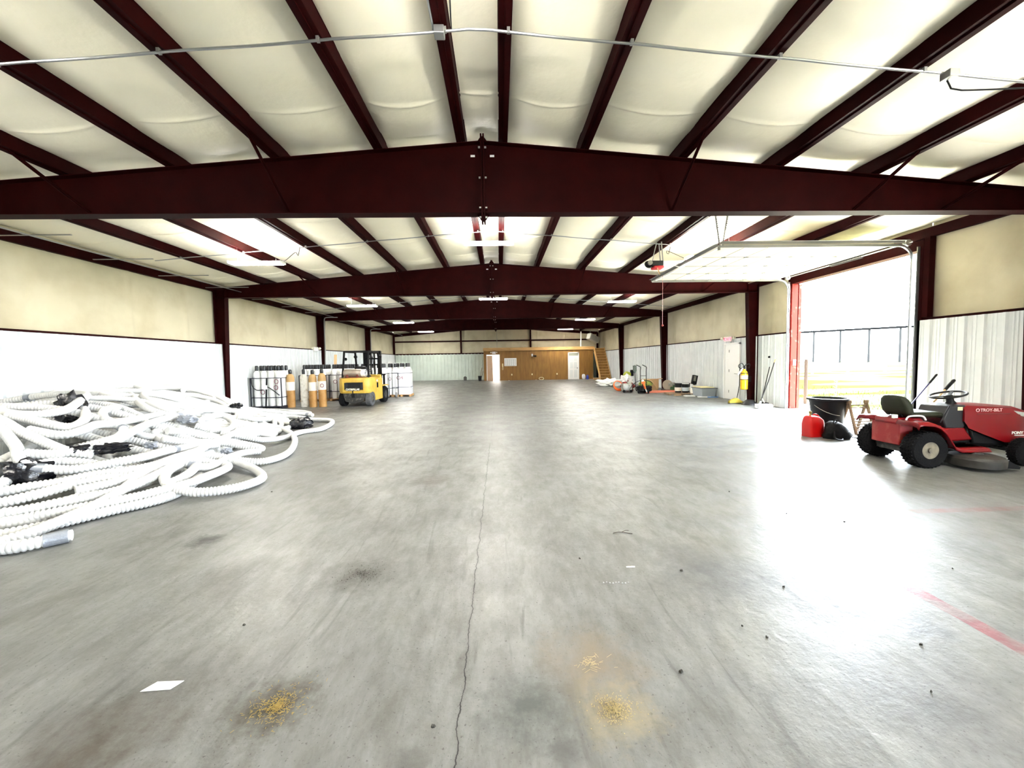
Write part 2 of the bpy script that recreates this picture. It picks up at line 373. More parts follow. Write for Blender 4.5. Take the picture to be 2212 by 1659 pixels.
for i, z in enumerate((GZ+.02, 3.45)):
    struct('trim_%d' % (3+i), MB().box(LX, RX, EY-.13, EY-.0, z-.05, z+.06), maroon, smooth=0)

# ---------------- steel frame ----------------
ORD = ['nearest', 'second', 'third', 'fourth', 'fifth']
def rafter_frame(k, y, label):
    t = thing('steel_portal_frame', label, 'steel frame', (CX, y, 0), group='portal frames across the hall')
    hw = RX-CX-.03; zt = lambda x: 4.876-.0813*abs(x)-.006; zb = 3.84
    web = MB(); xi = hw-.30
    web.prism([(-xi, zb), (xi, zb), (xi, zt(xi)), (0, zt(0)), (-xi, zt(xi))], -.005, .005)
    web.box(-xi, xi, -.1, .1, zb-.012, zb)
    for s in (-1, 1):
        M = Matrix(((s, 0, 0, 0), (0, 1, 0, 0), (0, 0, 1, 0), (0, 0, 0, 1)))
        web.prism([(0, zt(0)-.012), (0, zt(0)), (xi, zt(xi)), (xi, zt(xi)-.012)], -.1, .1, M)
    mk('rafter', web, maroon, t, smooth=0)
    pk = MB()
    for s in (-1, 1): pk.box(s*.018-.012, s*.018+.012, -.1, .1, zb-.13, zt(0)+.10)
    for z0, d in ((zb-.01, -1), (zt(0), 1)):
        pk.prism([(-.10, z0), (.10, z0), (.02, z0+d*.11), (-.02, z0+d*.11)], -.006, .006)
    mk('splice_plate', pk, maroon, t, smooth=0)
    bo = MB()
    for z in (zb-.07, zb+.07, 4.35, zt(0)-.08):
        for s in (-1, 1):
            M = Matrix.Translation((s*.045, -.06, z)) @ Matrix.Rotation(R_(90), 4, 'Y'); mk('splice_bolt', MB().lathe([(.016, -.015), (.016, .015)], 6, M), galvd, t) if k < 9 else None
    
    for s in (-1, 1):
        h = MB().cbox((s*.145, -.007, zt(0)-.18), (.065, .004, .03)); mk('web_slot', h, white, t, smooth=0)
    for s in (-1, 1):
        c = MB(); o0 = hw+.02; i0 = hw-.20; i1 = hw-.34; top = 4.12
        c.prism([(s*o0, 0), (s*i0, 0), (s*i1, top-.02), (s*o0, top-.02)], -.005, .005)
        c.bar((s*i0, 0, 0), (s*i1, 0, top-.02), .2, .012, (1, 0, 0)); c.box(s*o0-.006, s*o0+.006, -.1, .1, 0, top)
        c.box(min(s*i1, s*o0), max(s*i1, s*o0), -.1, .1, top-.03, top-.015); c.box(min(s*i1, s*o0), max(s*i1, s*o0), -.1, .1, zb-.012, zb)
        mk('column', c, maroon, t, smooth=0)
    if k in (0, 1, 2):
        for s in (-6.03, -3.03, 3.03, 6.03, 7.53):
            if k == 2 and abs(s) > 6.5: continue
            b = MB().bar((s+.0, -.72, zt(s)+.02), (s*.955, -.02, zb+.03), .045, .012)
            b.bar((s+.0, -.72, zt(s)+.02), (s*.955, -.02, zb+.03), .012, .045)
            mk('flange_brace', b, maroon, t, smooth=0)
    return t
for k, y in enumerate(FY[2:6]):
    rafter_frame(k, y, 'maroon steel portal frame spanning the hall, %s from the camera' % ORD[k])
for k, y in enumerate(FY[:2]):
    o = rafter_frame(9, y, 'maroon steel portal frame behind the camera')
tw = thing('end_wall_frame', 'dark steel posts and rafter standing against the far end wall', 'steel frame', (CX, FY[6], 0))
e = MB(); hw = RX-CX-.05
for s in (-1, 1):
    e.prism([(0, 4.62), (0, 4.86), (s*hw, 4.86-.0813*hw), (s*hw, 4.62-.0813*hw)], -.05, .05)
mk('rafter', e, maroon, tw, smooth=0)
for x in (-hw+.02, -3.15, 3.03, hw-.02): mk('post', MB().box(x-.07, x+.07, -.12, .03, 0 if abs(x) > 8 else GZ, ztop(x+CX)-.1), maroon, tw, smooth=0)
SIDE = {-1: 'left', 1: 'right'}; NTH = ['first', 'second', 'third', 'fourth', 'fifth', 'sixth']
for j, off in enumerate((.31, 1.53, 3.03, 4.53, 6.03, 7.53)):
    for s in (-1, 1):
        x = CX+s*off; p = MB(); z0 = ztop(x)+.0; d = s
        # Z section, flanges of 65 mm with small lips
        p.box(x-.004, x+.004, SY, EY, z0, z0+.2); p.box(min(x, x+d*.068), max(x, x+d*.068), SY, EY, z0, z0+.004); p.box(min(x, x-d*.068), max(x, x-d*.068), SY, EY, z0+.196, z0+.2)
        p.box(x+d*.066-.002, x+d*.066+.002, SY, EY, z0, z0+.022)
        p.box(x-.06, x+.012, SY, EY, z0+.02, z0+.2) if s > 0 else p.box(x-.012, x+.06, SY, EY, z0+.02, z0+.2)
        o = solo('roof_purlin', p, maroon, 'maroon steel roof purlin, %s to the %s of the ridge' % (NTH[j], SIDE[s]), 'roof purlin', smooth=0, group='roof purlins')
for s, x in ((-1, LX-.14), (1, RX+.14)):
    solo('eave_beam', MB().box(x-.05, x+.05, SY, EY, 4.04, 4.24), maroon, 'maroon steel eave beam along the top of the %s wall' % SIDE[s], 'eave beam', smooth=0)

# ---------------- conduits and lamps ----------------
def conduit(y, lab, x0=LX+.4, x1=RX-.4, dz=-.03, r=.011, gap=None):
    t = thing('electrical_conduit', lab, 'conduit', (0, y, 0), group='conduits crossing under the purlins')
    pts = [(x, 0, ztop(x)+dz - .02*abs(math.sin(x*2.1))*.5) for x in np.linspace(x0, x1, 80)]
    mk('pipe', MB().tube(pts, r, 8), galv, t)
    for x in [p for p in PUR if x0 < p < x1]:
        mk('pipe_clamp', MB().box(x+.02, x+.05, -.02, .02, ztop(x)+dz-.014, ztop(x)), galvd, t, smooth=0)
    return t
c1 = conduit(4.05, 'galvanised conduit crossing under the purlins nearest the camera', r=.0125)
for x, a in ((-.52, .0), (4.62, .0)):
    mk('junction_box', MB().cbox((x, -.02, ztop(x)-.06), (.1, .1, .075)), galvd if x > 0 else galv, c1, bevel=.006)
mk('pipe', MB().tube([(-.58, 0, ztop(-.55)-.02), (-.57, -1.6, ztop(-.55)-.02)], .011, 8), galv, c1)
mk('cable', MB().tube(crom([(4.62, 0, ztop(4.6)-.1), (4.66, -.02, ztop(4.6)-.2), (5.0, -.05, ztop(4.6)-.22), (6.0, -.1, 4.28), (7.5, -.15, 4.25)], .1), .008, 6), black, c1)
mk('cable', MB().tube(crom([(-.40, -.05, 4.8), (-.36, -.5, 4.6), (-.30, -1.2, 4.72)], .1), .006, 6), black, c1)
conduit(10.02, 'galvanised conduit crossing beyond the nearest steel frame', x0=-8.3, x1=5.0)
conduit(19.2, 'galvanised conduit crossing beyond the second steel frame', x0=-8.3)
def lamp_fixture():
    t = thing('strip_light', None, 'strip light')
    h = MB().cbox((0, 0, 0), (1.2, .07, .035))
    for s in (-1, 1): h.cbox((s*.61, 0, -.02), (.014, .26, .06))
    mk('housing', h, white, t)
    for yy in (-.10, -.035, .035, .10):
        tb = MB().tube([(-.58, yy, -.035), (.58, yy, -.035)], .018, 8); mk('tube', tb, glow, t)
    for s in (-1, 1): mk('hanging_wire', MB().tube([(s*.45, 0, .02), (s*.45, 0, .45)], .003, 5), galvd, t)
    return t
L0 = lamp_fixture(); used = [False]
rows = []
for b in range(-1, 4):
    ym = F1 + BAY*(b+.5)
    for x, z, nm in ((-5.75, 4.07, 'left'), (CX, 4.5, 'centre'), (5.35, 4.12, 'right')):
        if nm == 'centre' and b > 1: continue
        if nm == 'centre' and b == 1: z = 4.3
        if b == 0 and nm == 'right': x = 5.3
        ym2 = ym
        where = 'above the camera' if b < 0 else 'just beyond the %s steel frame' % ORD[b]
        place(L0, used, (x, ym2, z), 0, 'white strip light in the %s row, %s' % (nm, where), 'strip lights hanging from the purlins')
# hanging cords of the lamps
for x, y, w in ((-4.75, 9.85, 'left'), (4.35, 9.95, 'right')):
    solo('lamp_cord', MB().tube(crom([(x, y, 4.42), (x-.05, y, 4.22), (x-.1, y-.02, 4.3), (x-.35*(1 if x < 0 else -1), y, 4.12), (x-.5*(1 if x < 0 else -1), y, 4.1)], .04), .007, 6), black, 'thin black power cord feeding the nearest %s strip light' % w, 'cord')
# left wall pipe along the purlin with short brackets
t = thing('wall_pipe', 'long thin pipe on short bracket bars under the left eave', 'pipe', (-8.45, 0, 4.02))
mk('pipe', MB().tube([(0, SY, 0), (0, EY-.3, 0)], .013, 8), galv, t)
for y in (3.0, 5.0, 7.6, 9.3, 11.0, 12.7, 15.0, 17, 19, 21, 23, 25): mk('bracket_bar', MB().cbox((.05, y, .012), (1.3, .03, .015)), galv, t, smooth=0)
for y, w in ((F1+2*BAY-.16, 'third'), (F1+3*BAY-.16, 'fourth')):
    solo('downpipe_conduit', MB().tube(crom([(-8.2, y, 3.98), (-8.75, y, 3.98), (-8.86, y, 3.9), (-8.88, y, 3.6), (-8.88, y, 2.4), (-8.95, y, .3)], .08), .025, 8), galv, 'white conduit bending down the left wall beside the %s steel frame' % w, 'conduit')

# ---------------- garage door ----------------
jt = MB()
jt.box(RX-.0, RX+.24, DY0-.12, DY0-.0, 0, DZ).box(RX-.0, RX+.24, DY0-.12, DY1+.12, DZ, DZ+.2)
struct('trim_5', jt, maroon, smooth=0)
struct('trim_6', MB().box(RX+.04, RX+.34, DY1, DY1+.1, 0, DZ), postred, smooth=0)
# C-section frame post next to the opening, visible above the liner
solo('door_post', MB().box(RX-.0, RX+.13, DY0-.24, DY0-.13, GZ+.06, 4.03), maroon, 'dark steel post beside the garage opening, nearer the camera', 'steel post', smooth=0)
g = thing('overhead_door', 'white sectional garage door raised flat under the roof', 'garage door', (0, 0, 0))
zt0 = 3.94
ns = 7; x0d = 4.75; sw = (RX-.45-x0d)/ns
for i in range(ns):
    xa = x0d+i*sw; xb = xa+sw-.008; pm = MB().box(xa, xb, DY0+.06, DY1-.06, zt0, zt0+.045)
    mk('door_section', pm, doorw, g, bevel=.004)
for yy in np.linspace(DY0+.1, DY1-.1, 5):
    mk('stile_joint', MB().box(x0d, RX-.45, yy-.008, yy+.008, zt0-.004, zt0), mat('joint_dark_brown', (.05, .04, .025), .6), g, smooth=0)  # thin dark brown strips mark the joint lines
for i in range(1, ns): mk('section_joint', MB().box(x0d+i*sw-.011, x0d+i*sw+.003, DY0+.06, DY1-.06, zt0-.003, zt0+.01), MATS['joint_dark_brown'], g, smooth=0)
for i in range(1, ns):
    for yy in np.linspace(DY0+.1, DY1-.1, 5):
        mk('hinge', MB().cbox((x0d+i*sw, yy, zt0-.014), (.09, .05, .016)), galvd, g, smooth=0)
mk('bottom_seal', MB().box(x0d-.03, x0d, DY0+.06, DY1-.06, zt0-.01, zt0+.05), white, g, smooth=0)
def track(y, s, lab):
    t = thing('door_track', lab, 'door track', (0, y, 0)); zz = zt0-.02; r = .32; xv = RX-.09
    pts = [(x0d-.12, 0, zz)] + [(x, 0, zz) for x in np.linspace(x0d, xv-r, 12)] + [(xv-r+r*math.sin(a), 0, zz-r+r*math.cos(a)) for a in np.linspace(.1, PI/2, 10)] + [(xv, 0, z) for z in np.linspace(zz-r-.1, 0, 14)]
    m = MB()
    for a, b in zip(pts[:-1], pts[1:]):
        m.bar(a, b, .006, .055, (0, 1, 0) if False else (0, 0, 1)) if False else None
    P = [Vector(p) for p in pts]
    for off, w in ((0, 0),):
        n = len(P); vs = []
        for i, p in enumerate(P):
            tt = (P[min(i+1, n-1)]-P[max(i-1, 0)]).normalized(); nn = Vector((tt.z, 0, -tt.x))
            # C profile
            for u, v in ((-.025, .03*s), (-.025, 0), (.025, 0), (.025, .03*s)): vs.append(p + nn*u + Vector((0, v, 0)))
        fs = [(i*4+k, i*4+k+1, (i+1)*4+k+1, (i+1)*4+k) for i in range(n-1) for k in range(3)]
        m.add(vs, fs)
    o = mk('rail', m, galv, t, smooth=0, fix=False); so = o.modifiers.new('thick', 'SOLIDIFY'); so.thickness = .004
    mk('support_angle', MB().box(x0d-.1, RX-.3, -s*.02-.003, -s*.02+.003, zz+.035, zz+.09).box(x0d-.1, RX-.3, -s*.045-.02, -s*.02, zz+.086, zz+.09), galvd, t, smooth=0)
    mk('wall_angle', MB().box(RX-.06, RX-.0, -s*.05-.01, -s*.05+.01, 0, zz-.05), galv, t, smooth=0)
    return t
t1 = track(DY0, 1, 'curved galvanised garage door track on the side nearer the camera')
t2 = track(DY1, -1, 'curved galvanised garage door track on the far side of the opening')
for dx0, dx1 in ((-.30, .0), (-.05, .06)):
    s_ = MB(); a = Vector((x0d-.1+dx1, 0, zt0)); b = Vector((x0d+.05+dx0, -.1, ztop(4.5)+.02))
    for i in range(14):
        p = a.lerp(b, i/14); q = a.lerp(b, (i+.62)/14); s_.bar(p, q, .035, .004, (0, 1, 0))
    s_.bar(a, b, .008, .004, (0, 1, 0)); s_.bar(a+Vector((-.014, 0, 0)), b+Vector((-.014, 0, 0)), .007, .035, (0, 1, 0))
    mk('hanger_strap', s_, galvd, t1, smooth=0)
mk('end_bar', MB().bar((x0d-.12, 0, zt0-.02), (x0d-.12, -.0, zt0-.1), .04, .04), galvd, t1, smooth=0)
mk('cross_angle', MB().box(x0d-.20, x0d-.14, 0, DY1-DY0, zt0+.03, zt0+.035).box(x0d-.145, x0d-.14, 0, DY1-DY0, zt0-.02, zt0+.035), galvd, t1, smooth=0)
# torsion shaft above the opening
ts = thing('spring_shaft', 'steel shaft with coil spring above the garage opening', 'door shaft', (RX-.16, 0, 3.98))
mk('shaft', MB().tube([(0, DY0-.05, 0), (0, DY1+.05, 0)], .013, 8), galvd, ts)
mk('cable_drum', MB().lathe([(.07, 0), (.07, .05)], 16, Matrix.Translation((0, DY0+.08, 0)) @ Matrix.Rotation(R_(90), 4, 'X')), galvd, ts)
mk('cable_drum', MB().lathe([(.07, 0), (.07, .05)], 16, Matrix.Translation((0, DY1-.04, 0)) @ Matrix.Rotation(R_(90), 4, 'X')), galvd, ts)
cs = MB(); cs.tube([(.045*math.cos(a), DY0+1.1+a*.0045, .045*math.sin(a)) for a in np.arange(0, 200, .5)], .006, 5); mk('coil_spring', cs, black, ts)
# opener
op = thing('door_opener', 'black and red door opener motor hanging from the purlins', 'door opener', (4.02, 10.05, 4.0))
mk('motor_box', MB().cbox((0, 0, 0), (.30, .26, .12)), blackpl, op, bevel=.012)
mk('cover', MB().cbox((.04, -.0, -.09), (.26, .24, .07)), mat('opener_red', (.45, .01, .02), .4), op, bevel=.02)
mk('flywheel', MB().lathe([(.09, -.02), (.11, 0), (.09, .02)], 16, Matrix.Translation((-.2, -.05, -.02)) @ Matrix.Rotation(R_(70), 4, 'X')), blackpl, op)
mk('flywheel', MB().lathe([(.05, -.03), (.06, .03)], 14, Matrix.Translation((-.2, -.13, .0)) @ Matrix.Rotation(R_(80), 4, 'X')), galvd, op)
mk('rail', MB().box(.14, 4.4, -.03, .03, .02, .07), white, op, smooth=0)
for a, b in (((-.1, .0, .06), (.02, .0, ztop(4.05)-4.0)), ((.14, .05, .06), (.10, .05, ztop(4.1)-4.0)), ((.14, -.1, .06), (.1, -.1, ztop(4.1)-4.0))):
    mk('hanger_strut', MB().bar(a, b, .045, .012, (1, 0, 0)), galv, op, smooth=0)
mk('door_arm', MB().bar((.2, 0, .03), (.62, -.05, -.10), .03, .008), white, op, smooth=0)
mk('release_bracket', MB().bar((.0, -.1, -.12), (.06, -.12, -.30), .03, .02), tanw, op, smooth=0)
cd = thing('pull_cord', 'thin red pull cord dangling below the raised garage door', 'cord', (4.68, 11.2, 2.55))
mk('cord', MB().tube([(0, 0, 0), (0, 0, 1.42)], .005, 5), mat('pale_red_cord', (.6, .3, .28), .6), cd); mk('knob', MB().ico((0, 0, 0), .03), redworn, cd)

# ---------------- right wall items ----------------
d1 = struct('door_1', MB().box(RX-.03, RX+.03, XD0+.05, XD1-.05, 0, 2.1), white, bevel=.004)
struct('trim_7', MB().box(RX-.06, RX+.04, XD0, XD0+.06, 0, 2.15).box(RX-.06, RX+.04, XD1-.06, XD1, 0, 2.15).box(RX-.06, RX+.04, XD0, XD1, 2.1, 2.17), white, smooth=0)
for z in (.3, 1.1, 1.85): mk('hinge', MB().cbox((RX-.04, XD1-.34, z), (.015, .03, .1)), galvd, d1, smooth=0)
mk('door_handle', MB().bar((RX-.09, XD0+.12, 1.0), (RX-.09, XD0+.25, 1.0), .02, .02).bar((RX-.02, XD0+.12, 1.0), (RX-.1, XD0+.12, 1.0), .02, .02), galvd, d1, smooth=0)
def exit_sign(loc, rz, lab, letters=True, body='EXIT'):
    t = thing('exit_sign', lab, 'exit sign', loc, rz)
    mk('sign_box', MB().cbox((0, 0, 0), (.30, .06, .19)), mat('sign_white', (.82, .78, .76), .4), t, bevel=.008)
    if letters: text('letters', body, .15, redletters, t, (0, -.033, -.055), (R_(90), 0, 0), align='CENTER', bold=.002)
    for s in (-1, 1):
        h = mk('lamp_head', MB().lathe([(.03, 0), (.055, .05), (.055, .09)], 14, Matrix.Translation((s*.2, -.02, 0)) @ Matrix.Rotation(s*R_(60), 4, 'Y')), mat('lamp_head_cream', (.75, .74, .6), .4), t)
    return t
exit_sign((RX-.14, 14.9, 2.31), R_(-65), 'lit red EXIT sign with two lamp heads above the white side door')
exit_sign((LX+.12, 19.95, 2.36), R_(75), 'white emergency light box on the left wall beside the third steel frame', letters=False)
ex = thing('fire_extinguisher', 'large yellow extinguisher hanging on the steel column by the side door', 'fire extinguisher', (8.40, 13.28, .50))
mk('cylinder', MB().lathe([(.0, 0), (.10, .0), (.115, .02), (.115, .52), (.10, .60), (.045, .66), (.04, .70)], 24), extw, ex)
mk('label_band', MB().lathe([(.1165, .36), (.1165, .49)], 24), mat('label_pale', (.85, .66, .50), .5), ex)
for z in (.33, .55): mk('strap', MB().lathe([(.118, z), (.119, z+.02)], 24), black, ex)
mk('valve', MB().lathe([(.03, .70), (.035, .78), (.02, .82)], 12).bar((0, 0, .8), (-.02, -.14, .86), .02, .02), black, ex)
mk('hose', MB().tube(crom([(0, 0, .78), (-.12, -.05, .9), (-.22, -.02, .82), (-.1, .02, .72), (.1, .02, .86), (.2, 0, .86), (.16, 0, .74)], .03), .013, 8), blackpl, ex)
mk('discharge_horn', MB().tube(crom([(-.06, -.05, .74), (-.2, -.12, .66), (-.36, -.2, .52)], .03), [.012]+[.012]*200, 8, True) if False else MB().bar((-.08, -.05, .74), (-.34, -.2, .52), .03, .03), white, ex)
mk('wall_bracket', MB().box(-.02, .30, .08, .13, .25, .45), black, ex, smooth=0)
cb = solo('column_base_boot', MB().lathe([(.26, 0), (.24, .05), (.14, .13), (.12, .16)], 20), blackpl, 'black rubber base standing at the foot of the column by the extinguisher', 'base', (8.46, 13.05, 0))
# yellow push broom head with handle
pb = thing('push_broom', 'yellow push broom leaning on the column under the extinguisher', 'broom', (8.28, 13.45, 0))
mk('broom_head', MB().prism([(-.30, .0), (.16, .0), (.20, .05), (-.02, .19), (-.10, .19), (-.30, .09)], -.06, .06), mat('broom_yellow', (.36, .27, .015), .7, bump=.4, bscale=60), pb, bevel=.01)
mk('bristles', MB().cbox((-.05, 0, .012), (.5, .14, .03)), blackpl, pb, smooth=0)
mk('handle', MB().tube([(-.02, 0, .16), (.05, -.02, .62), (.06, -.02, 1.35)], .012, 8), black, pb)
sd = thing('lobby_dustpan', 'black long-handled dustpan leaning against the ribbed wall', 'dustpan', (8.62, 12.65, 0))
mk('pan', MB().prism([(-.16, 0), (.12, 0), (.12, .12), (.09, .12), (.07, .02), (-.16, .015)], -.14, .14), blackpl, sd, smooth=0)
mk('handle', MB().tube([(.08, 0, .1), (.03, .05, .25)], .02, 8), white, sd)
mk('pole', MB().tube([(.03, .05, .25), (.24, .02, 1.28)], .013, 8), black, sd)
br = thing('floor_broom', 'black-handled broom leaning against the ribbed wall by the far door track', 'broom', (8.30, 12.30, 0))
mk('pole', MB().tube([(.0, 0, .12), (.30, .05, .8), (.52, .10, 1.42)], .013, 8), black, br)
mk('hanging_loop', MB().bar((.52, .1, 1.42), (.56, .11, 1.52), .03, .012), mat('pale_yellow', (.8, .72, .4), .6), br, smooth=0)
mk('socket', MB().tube([(0, 0, .08), (.03, 0, .2)], .025, 8), white, br)
mb_ = thing('brush_box', 'white and black box lying at the foot of the brooms', 'box', (8.22, 12.02, 0), R_(-5))
mk('box', MB().cbox((0, 0, .07), (.40, .2, .13)), white, mb_, bevel=.008)
mk('black_side', MB().cbox((-.08, -.104, .06), (.25, .012, .11)), mat('charcoal_card', (.05, .05, .05), .6), mb_, smooth=0)
mk('round_end', MB().lathe([(.05, -.04), (.06, .04)], 14, Matrix.Translation((.23, 0, .07)) @ Matrix.Rotation(R_(90), 4, 'Y')), mat('pinkish_white', (.8, .7, .72), .5), mb_)
solo('round_wall_cap', MB().lathe([(.0, 0), (.035, 0), (.035, .03), (0, .03)], 12, Matrix.Rotation(R_(-90), 4, 'Y')), black, 'small black round cap on the ribbed wall above the broom', 'cap', (RX-.03, 12.72, 1.60))
sw = thing('wall_switch', 'white switch box on the red door post', 'switch box', (RX+.03, DY1+.0, 1.42))
mk('box', MB().cbox((.10, -.03, 0), (.07, .05, .18)), white, sw, bevel=.006)
for y, w, cbase in ((8.65, 'near', 0),): pass

# ---------------- outside ----------------
solo('outside_post', MB().lathe([(.055, 0), (.05, 1.5), (.04, 1.52)], 10), mat('post_brown', (.018, .013, .010), .8, spec=.02), 'brown wooden post standing outside beyond the garage opening', 'post', (10.35, 13.0, -.02))
fc = thing('sports_fence', 'tall pale fence with thin posts across the far field', 'fence', (0, 0, 0))
fA = Vector((62, 76, 0)); fB = Vector((76, 60, 0)); fdir = (fB-fA)
fencew = mat('fence_pale', (.8, .8, .8), .7); fencep = mat('fence_post_grey', (.012, .012, .012), .6, spec=0)
P0 = fA - fdir*.6; P1 = fA + fdir*1.8
mk('panel_wall', MB().bar(P0+Vector((0, 0, 3.4)), P1+Vector((0, 0, 3.4)), .1, 5.6), fencew, fc, smooth=0)
mk('top_rail', MB().bar(P0+Vector((-.3, -.3, 6.4)), P1+Vector((-.3, -.3, 6.4)), .12, .40), mat('fence_rail_grey', (.003, .003, .003), .7, spec=0), fc, smooth=0)
for i in range(-3, 10):
    p = fA + fdir*(i*.19); mk('fence_post', MB().bar(p+Vector((-.25, -.2, 0)), p+Vector((-.25, -.2, 6.4)), .22, .22), fencep, fc, smooth=0)
wf = thing('white_rail_fence', 'low white rail fence with posts in the sunny field', 'fence', (0, 0, 0))
wA = Vector((26.0, 36.0, 0)); wB = Vector((44.0, 30.0, 0))
mk('rail', MB().bar(wA+Vector((0, 0, .9)), wB+Vector((0, 0, .9)), .06, .12), white, wf, smooth=0)
mk('rail', MB().bar(wA+Vector((0, 0, .45)), wB+Vector((0, 0, .45)), .06, .12), white, wf, smooth=0)
for i in range(8):
    p = wA.lerp(wB, i/7); mk('fence_post', MB().bar(p, p+Vector((0, 0, 1.05)), .13, .13), white, wf, smooth=0)
gt = MB(); rnd = random.Random(5)
for i in range(1500):
    x = 11.0+rnd.random()**2*6; y = 8+rnd.random()*12; hgt = .05+rnd.random()*.14; a = rnd.random()*6.3; w = .012
    gt.add([(x-w*math.cos(a), y-w*math.sin(a), -.02), (x+w*math.cos(a), y+w*math.sin(a), -.02), (x+rnd.uniform(-.05, .05), y+rnd.uniform(-.05, .05), hgt)], [(0, 1, 2)])
o = solo('grass_tufts', gt, grass, 'green grass blades growing at the edge of the outside slab', 'grass', smooth=0, fix=False); o['kind'] = 'stuff'
wd = thing('tall_weed', 'tall green weed growing outside behind the black tub', 'weed', (11.9, 13.55, -.02))
m_ = MB().tube([(0, 0, 0), (.02, 0, .8)], .008, 5); mk('stem', m_, greenpl, wd)
m_ = MB()
for i in range(26):
    z = .12+i*.027; a = i*2.4; m_.add([(0, 0, z), (.09*math.cos(a), .09*math.sin(a), z+.05), (.05*math.cos(a+.5), .05*math.sin(a+.5), z+.01)], [(0, 1, 2)])
mk('leaves', m_, mat('leaf_green', (.12, .40, .03), .6), wd, smooth=0, fix=False)

# ---------------- office, stairs and far end ----------------
OY = 33.03; OX0 = -1.28; OX1 = 7.92; OZ = 2.58
dx0, dx1, dz = -.98, .0, 2.12; ex0, ex1 = 5.78, 6.72
of = MB()
for a, b, z0, z1 in ((OX0, dx0, 0, OZ), (dx0, dx1, dz, OZ), (dx1, ex0, 0, OZ), (ex0, ex1, 2.28, OZ), (ex1, OX1, 0, OZ)): of.box(a, b, OY, OY+.1, z0, z1)
of.box(OX0, OX0+.1, OY+.1, EY-.2, 0, OZ).box(OX1-.1, OX1, OY+.1, EY-.2, 0, OZ)
for i in range(1, 8):
    x = OX0 + i*1.22
    if dx0 < x < dx1 or ex0 < x < ex1: continue
    of.box(x-.006, x+.006, OY-.004, OY, 0, OZ)
struct('wall_office', of, ply, smooth=0)
struct('ceiling_office', MB().box(OX0, OX1, OY, EY-.2, OZ, OZ+.08), pine, smooth=0)
struct('trim_8', MB().box(OX0-.03, OX1+.06, OY-.05, OY, OZ-.10, OZ+.16).box(OX0-.04, OX1+.06, OY-.07, OY-.05, OZ-.10, OZ-.05), pine, smooth=0)
struct('wall_office_inner', MB().box(OX0+.12, 1.6, OY+1.6, OY+1.65, 0, OZ).box(1.6, 1.65, OY+.1, OY+1.65, 0, OZ).box(OX0+.1, OX0+.12, OY+.1, OY+1.6, 0, OZ), white, smooth=0)
struct('trim_9', MB().box(dx0-.07, dx0, OY-.02, OY+.1, 0, dz+.07).box(dx1, dx1+.07, OY-.02, OY+.1, 0, dz+.07).box(dx0, dx1, OY-.02, OY+.1, dz, dz+.07), white, smooth=0)
struct('trim_10', MB().box(ex0, ex0+.08, OY-.03, OY+.05, 0, 2.28).box(ex1-.08, ex1, OY-.03, OY+.05, 0, 2.28).box(ex0, ex1, OY-.03, OY+.05, 2.2, 2.28), white, smooth=0)
ol = thing('office_ceiling_light', 'bright light panel inside the wooden office behind the open door', 'ceiling light', (.1, OY+.9, OZ-.06))
mk('frame', MB().cbox((0, 0, .03), (.66, .66, .04)), white, ol, smooth=0); mk('diffuser', MB().cbox((0, 0, 0), (.58, .58, .02)), mat('office_glow', (1, .98, .93), .4, emis=26), ol, smooth=0)
dl = struct('door_2', MB().box(0, .92, -.02, .02, 0, 2.08), mat('door_pale_wood', (.62, .42, .28), .5), bevel=.003); dl.location = (dx0+.01, OY-.02, 0); dl.rotation_euler = (0, 0, R_(-62))
mk('door_handle', MB().ico((.85, -.06, 1.0), .03), galv, dl)
dd = struct('door_3', MB().box(ex0+.08, ex1-.08, OY-.01, OY+.03, 0, 1.98), white, smooth=0)
pn = MB()
for a, b in ((.10, .36), (.44, .70)):
    for z0, z1 in ((.15, .8), (.92, 1.45), (1.55, 1.85)):
        pn.box(ex0+.08+a-.02, ex0+.08+b-.02, OY-.018, OY-.01, z0, z1)
mk('door_panel', pn, mat('door_panel_grey', (.74, .77, .77), .5), dd, bevel=.004)  # panels slightly greyer than the white door
mk('door_handle', MB().ico((ex1-.16, OY-.05, .95), .035), black, dd)
struct('window_1', MB().box(ex0+.08, ex1-.08, OY, OY+.03, 1.98, 2.2), mat('transom_grey', (.35, .37, .30), .3), smooth=0)
es = exit_sign((-.42, OY-.07, 2.32), 0, 'small white exit light over the open office doorway', letters=False)
wb = thing('wall_calendar', 'white grid calendar board on the plywood office wall', 'calendar board', (.95, OY-.02, 1.53))
mk('board', MB().cbox((0, 0, 0), (1.02, .02, .66)), white, wb, smooth=0)
gl = MB()
for i in range(6): gl.cbox((-.42+i*.168, -.012, -.03), (.012, .004, .52))
for i in range(5): gl.cbox((0, -.012, -.28+i*.125), (.85, .004, .014))
mk('grid_lines', gl, mat('ink_navy', (.08, .10, .16), .6), wb, smooth=0)
ph = thing('wall_phone', 'cream wall phone beside the open office doorway', 'phone', (.30, OY-.05, 1.28))
mk('base', MB().cbox((0, 0, 0), (.09, .06, .28)), mat('cream_plastic', (.78, .72, .45), .4), ph, bevel=.01); mk('handset', MB().cbox((-.03, -.05, .0), (.05, .05, .24)), mat('cream_plastic', (.78, .72, .45), .4), ph, bevel=.015)
mk('cord', MB().tube(crom([(-.02, -.05, -.12), (-.04, -.06, -.35), (.03, -.05, -.36), (.03, -.03, -.14)], .03), .012, 6), MATS['cream_plastic'], ph)
fl = thing('flood_lamp', 'small dark flood lamp with white arm on the office wall', 'lamp', (2.85, OY-.04, 2.02))
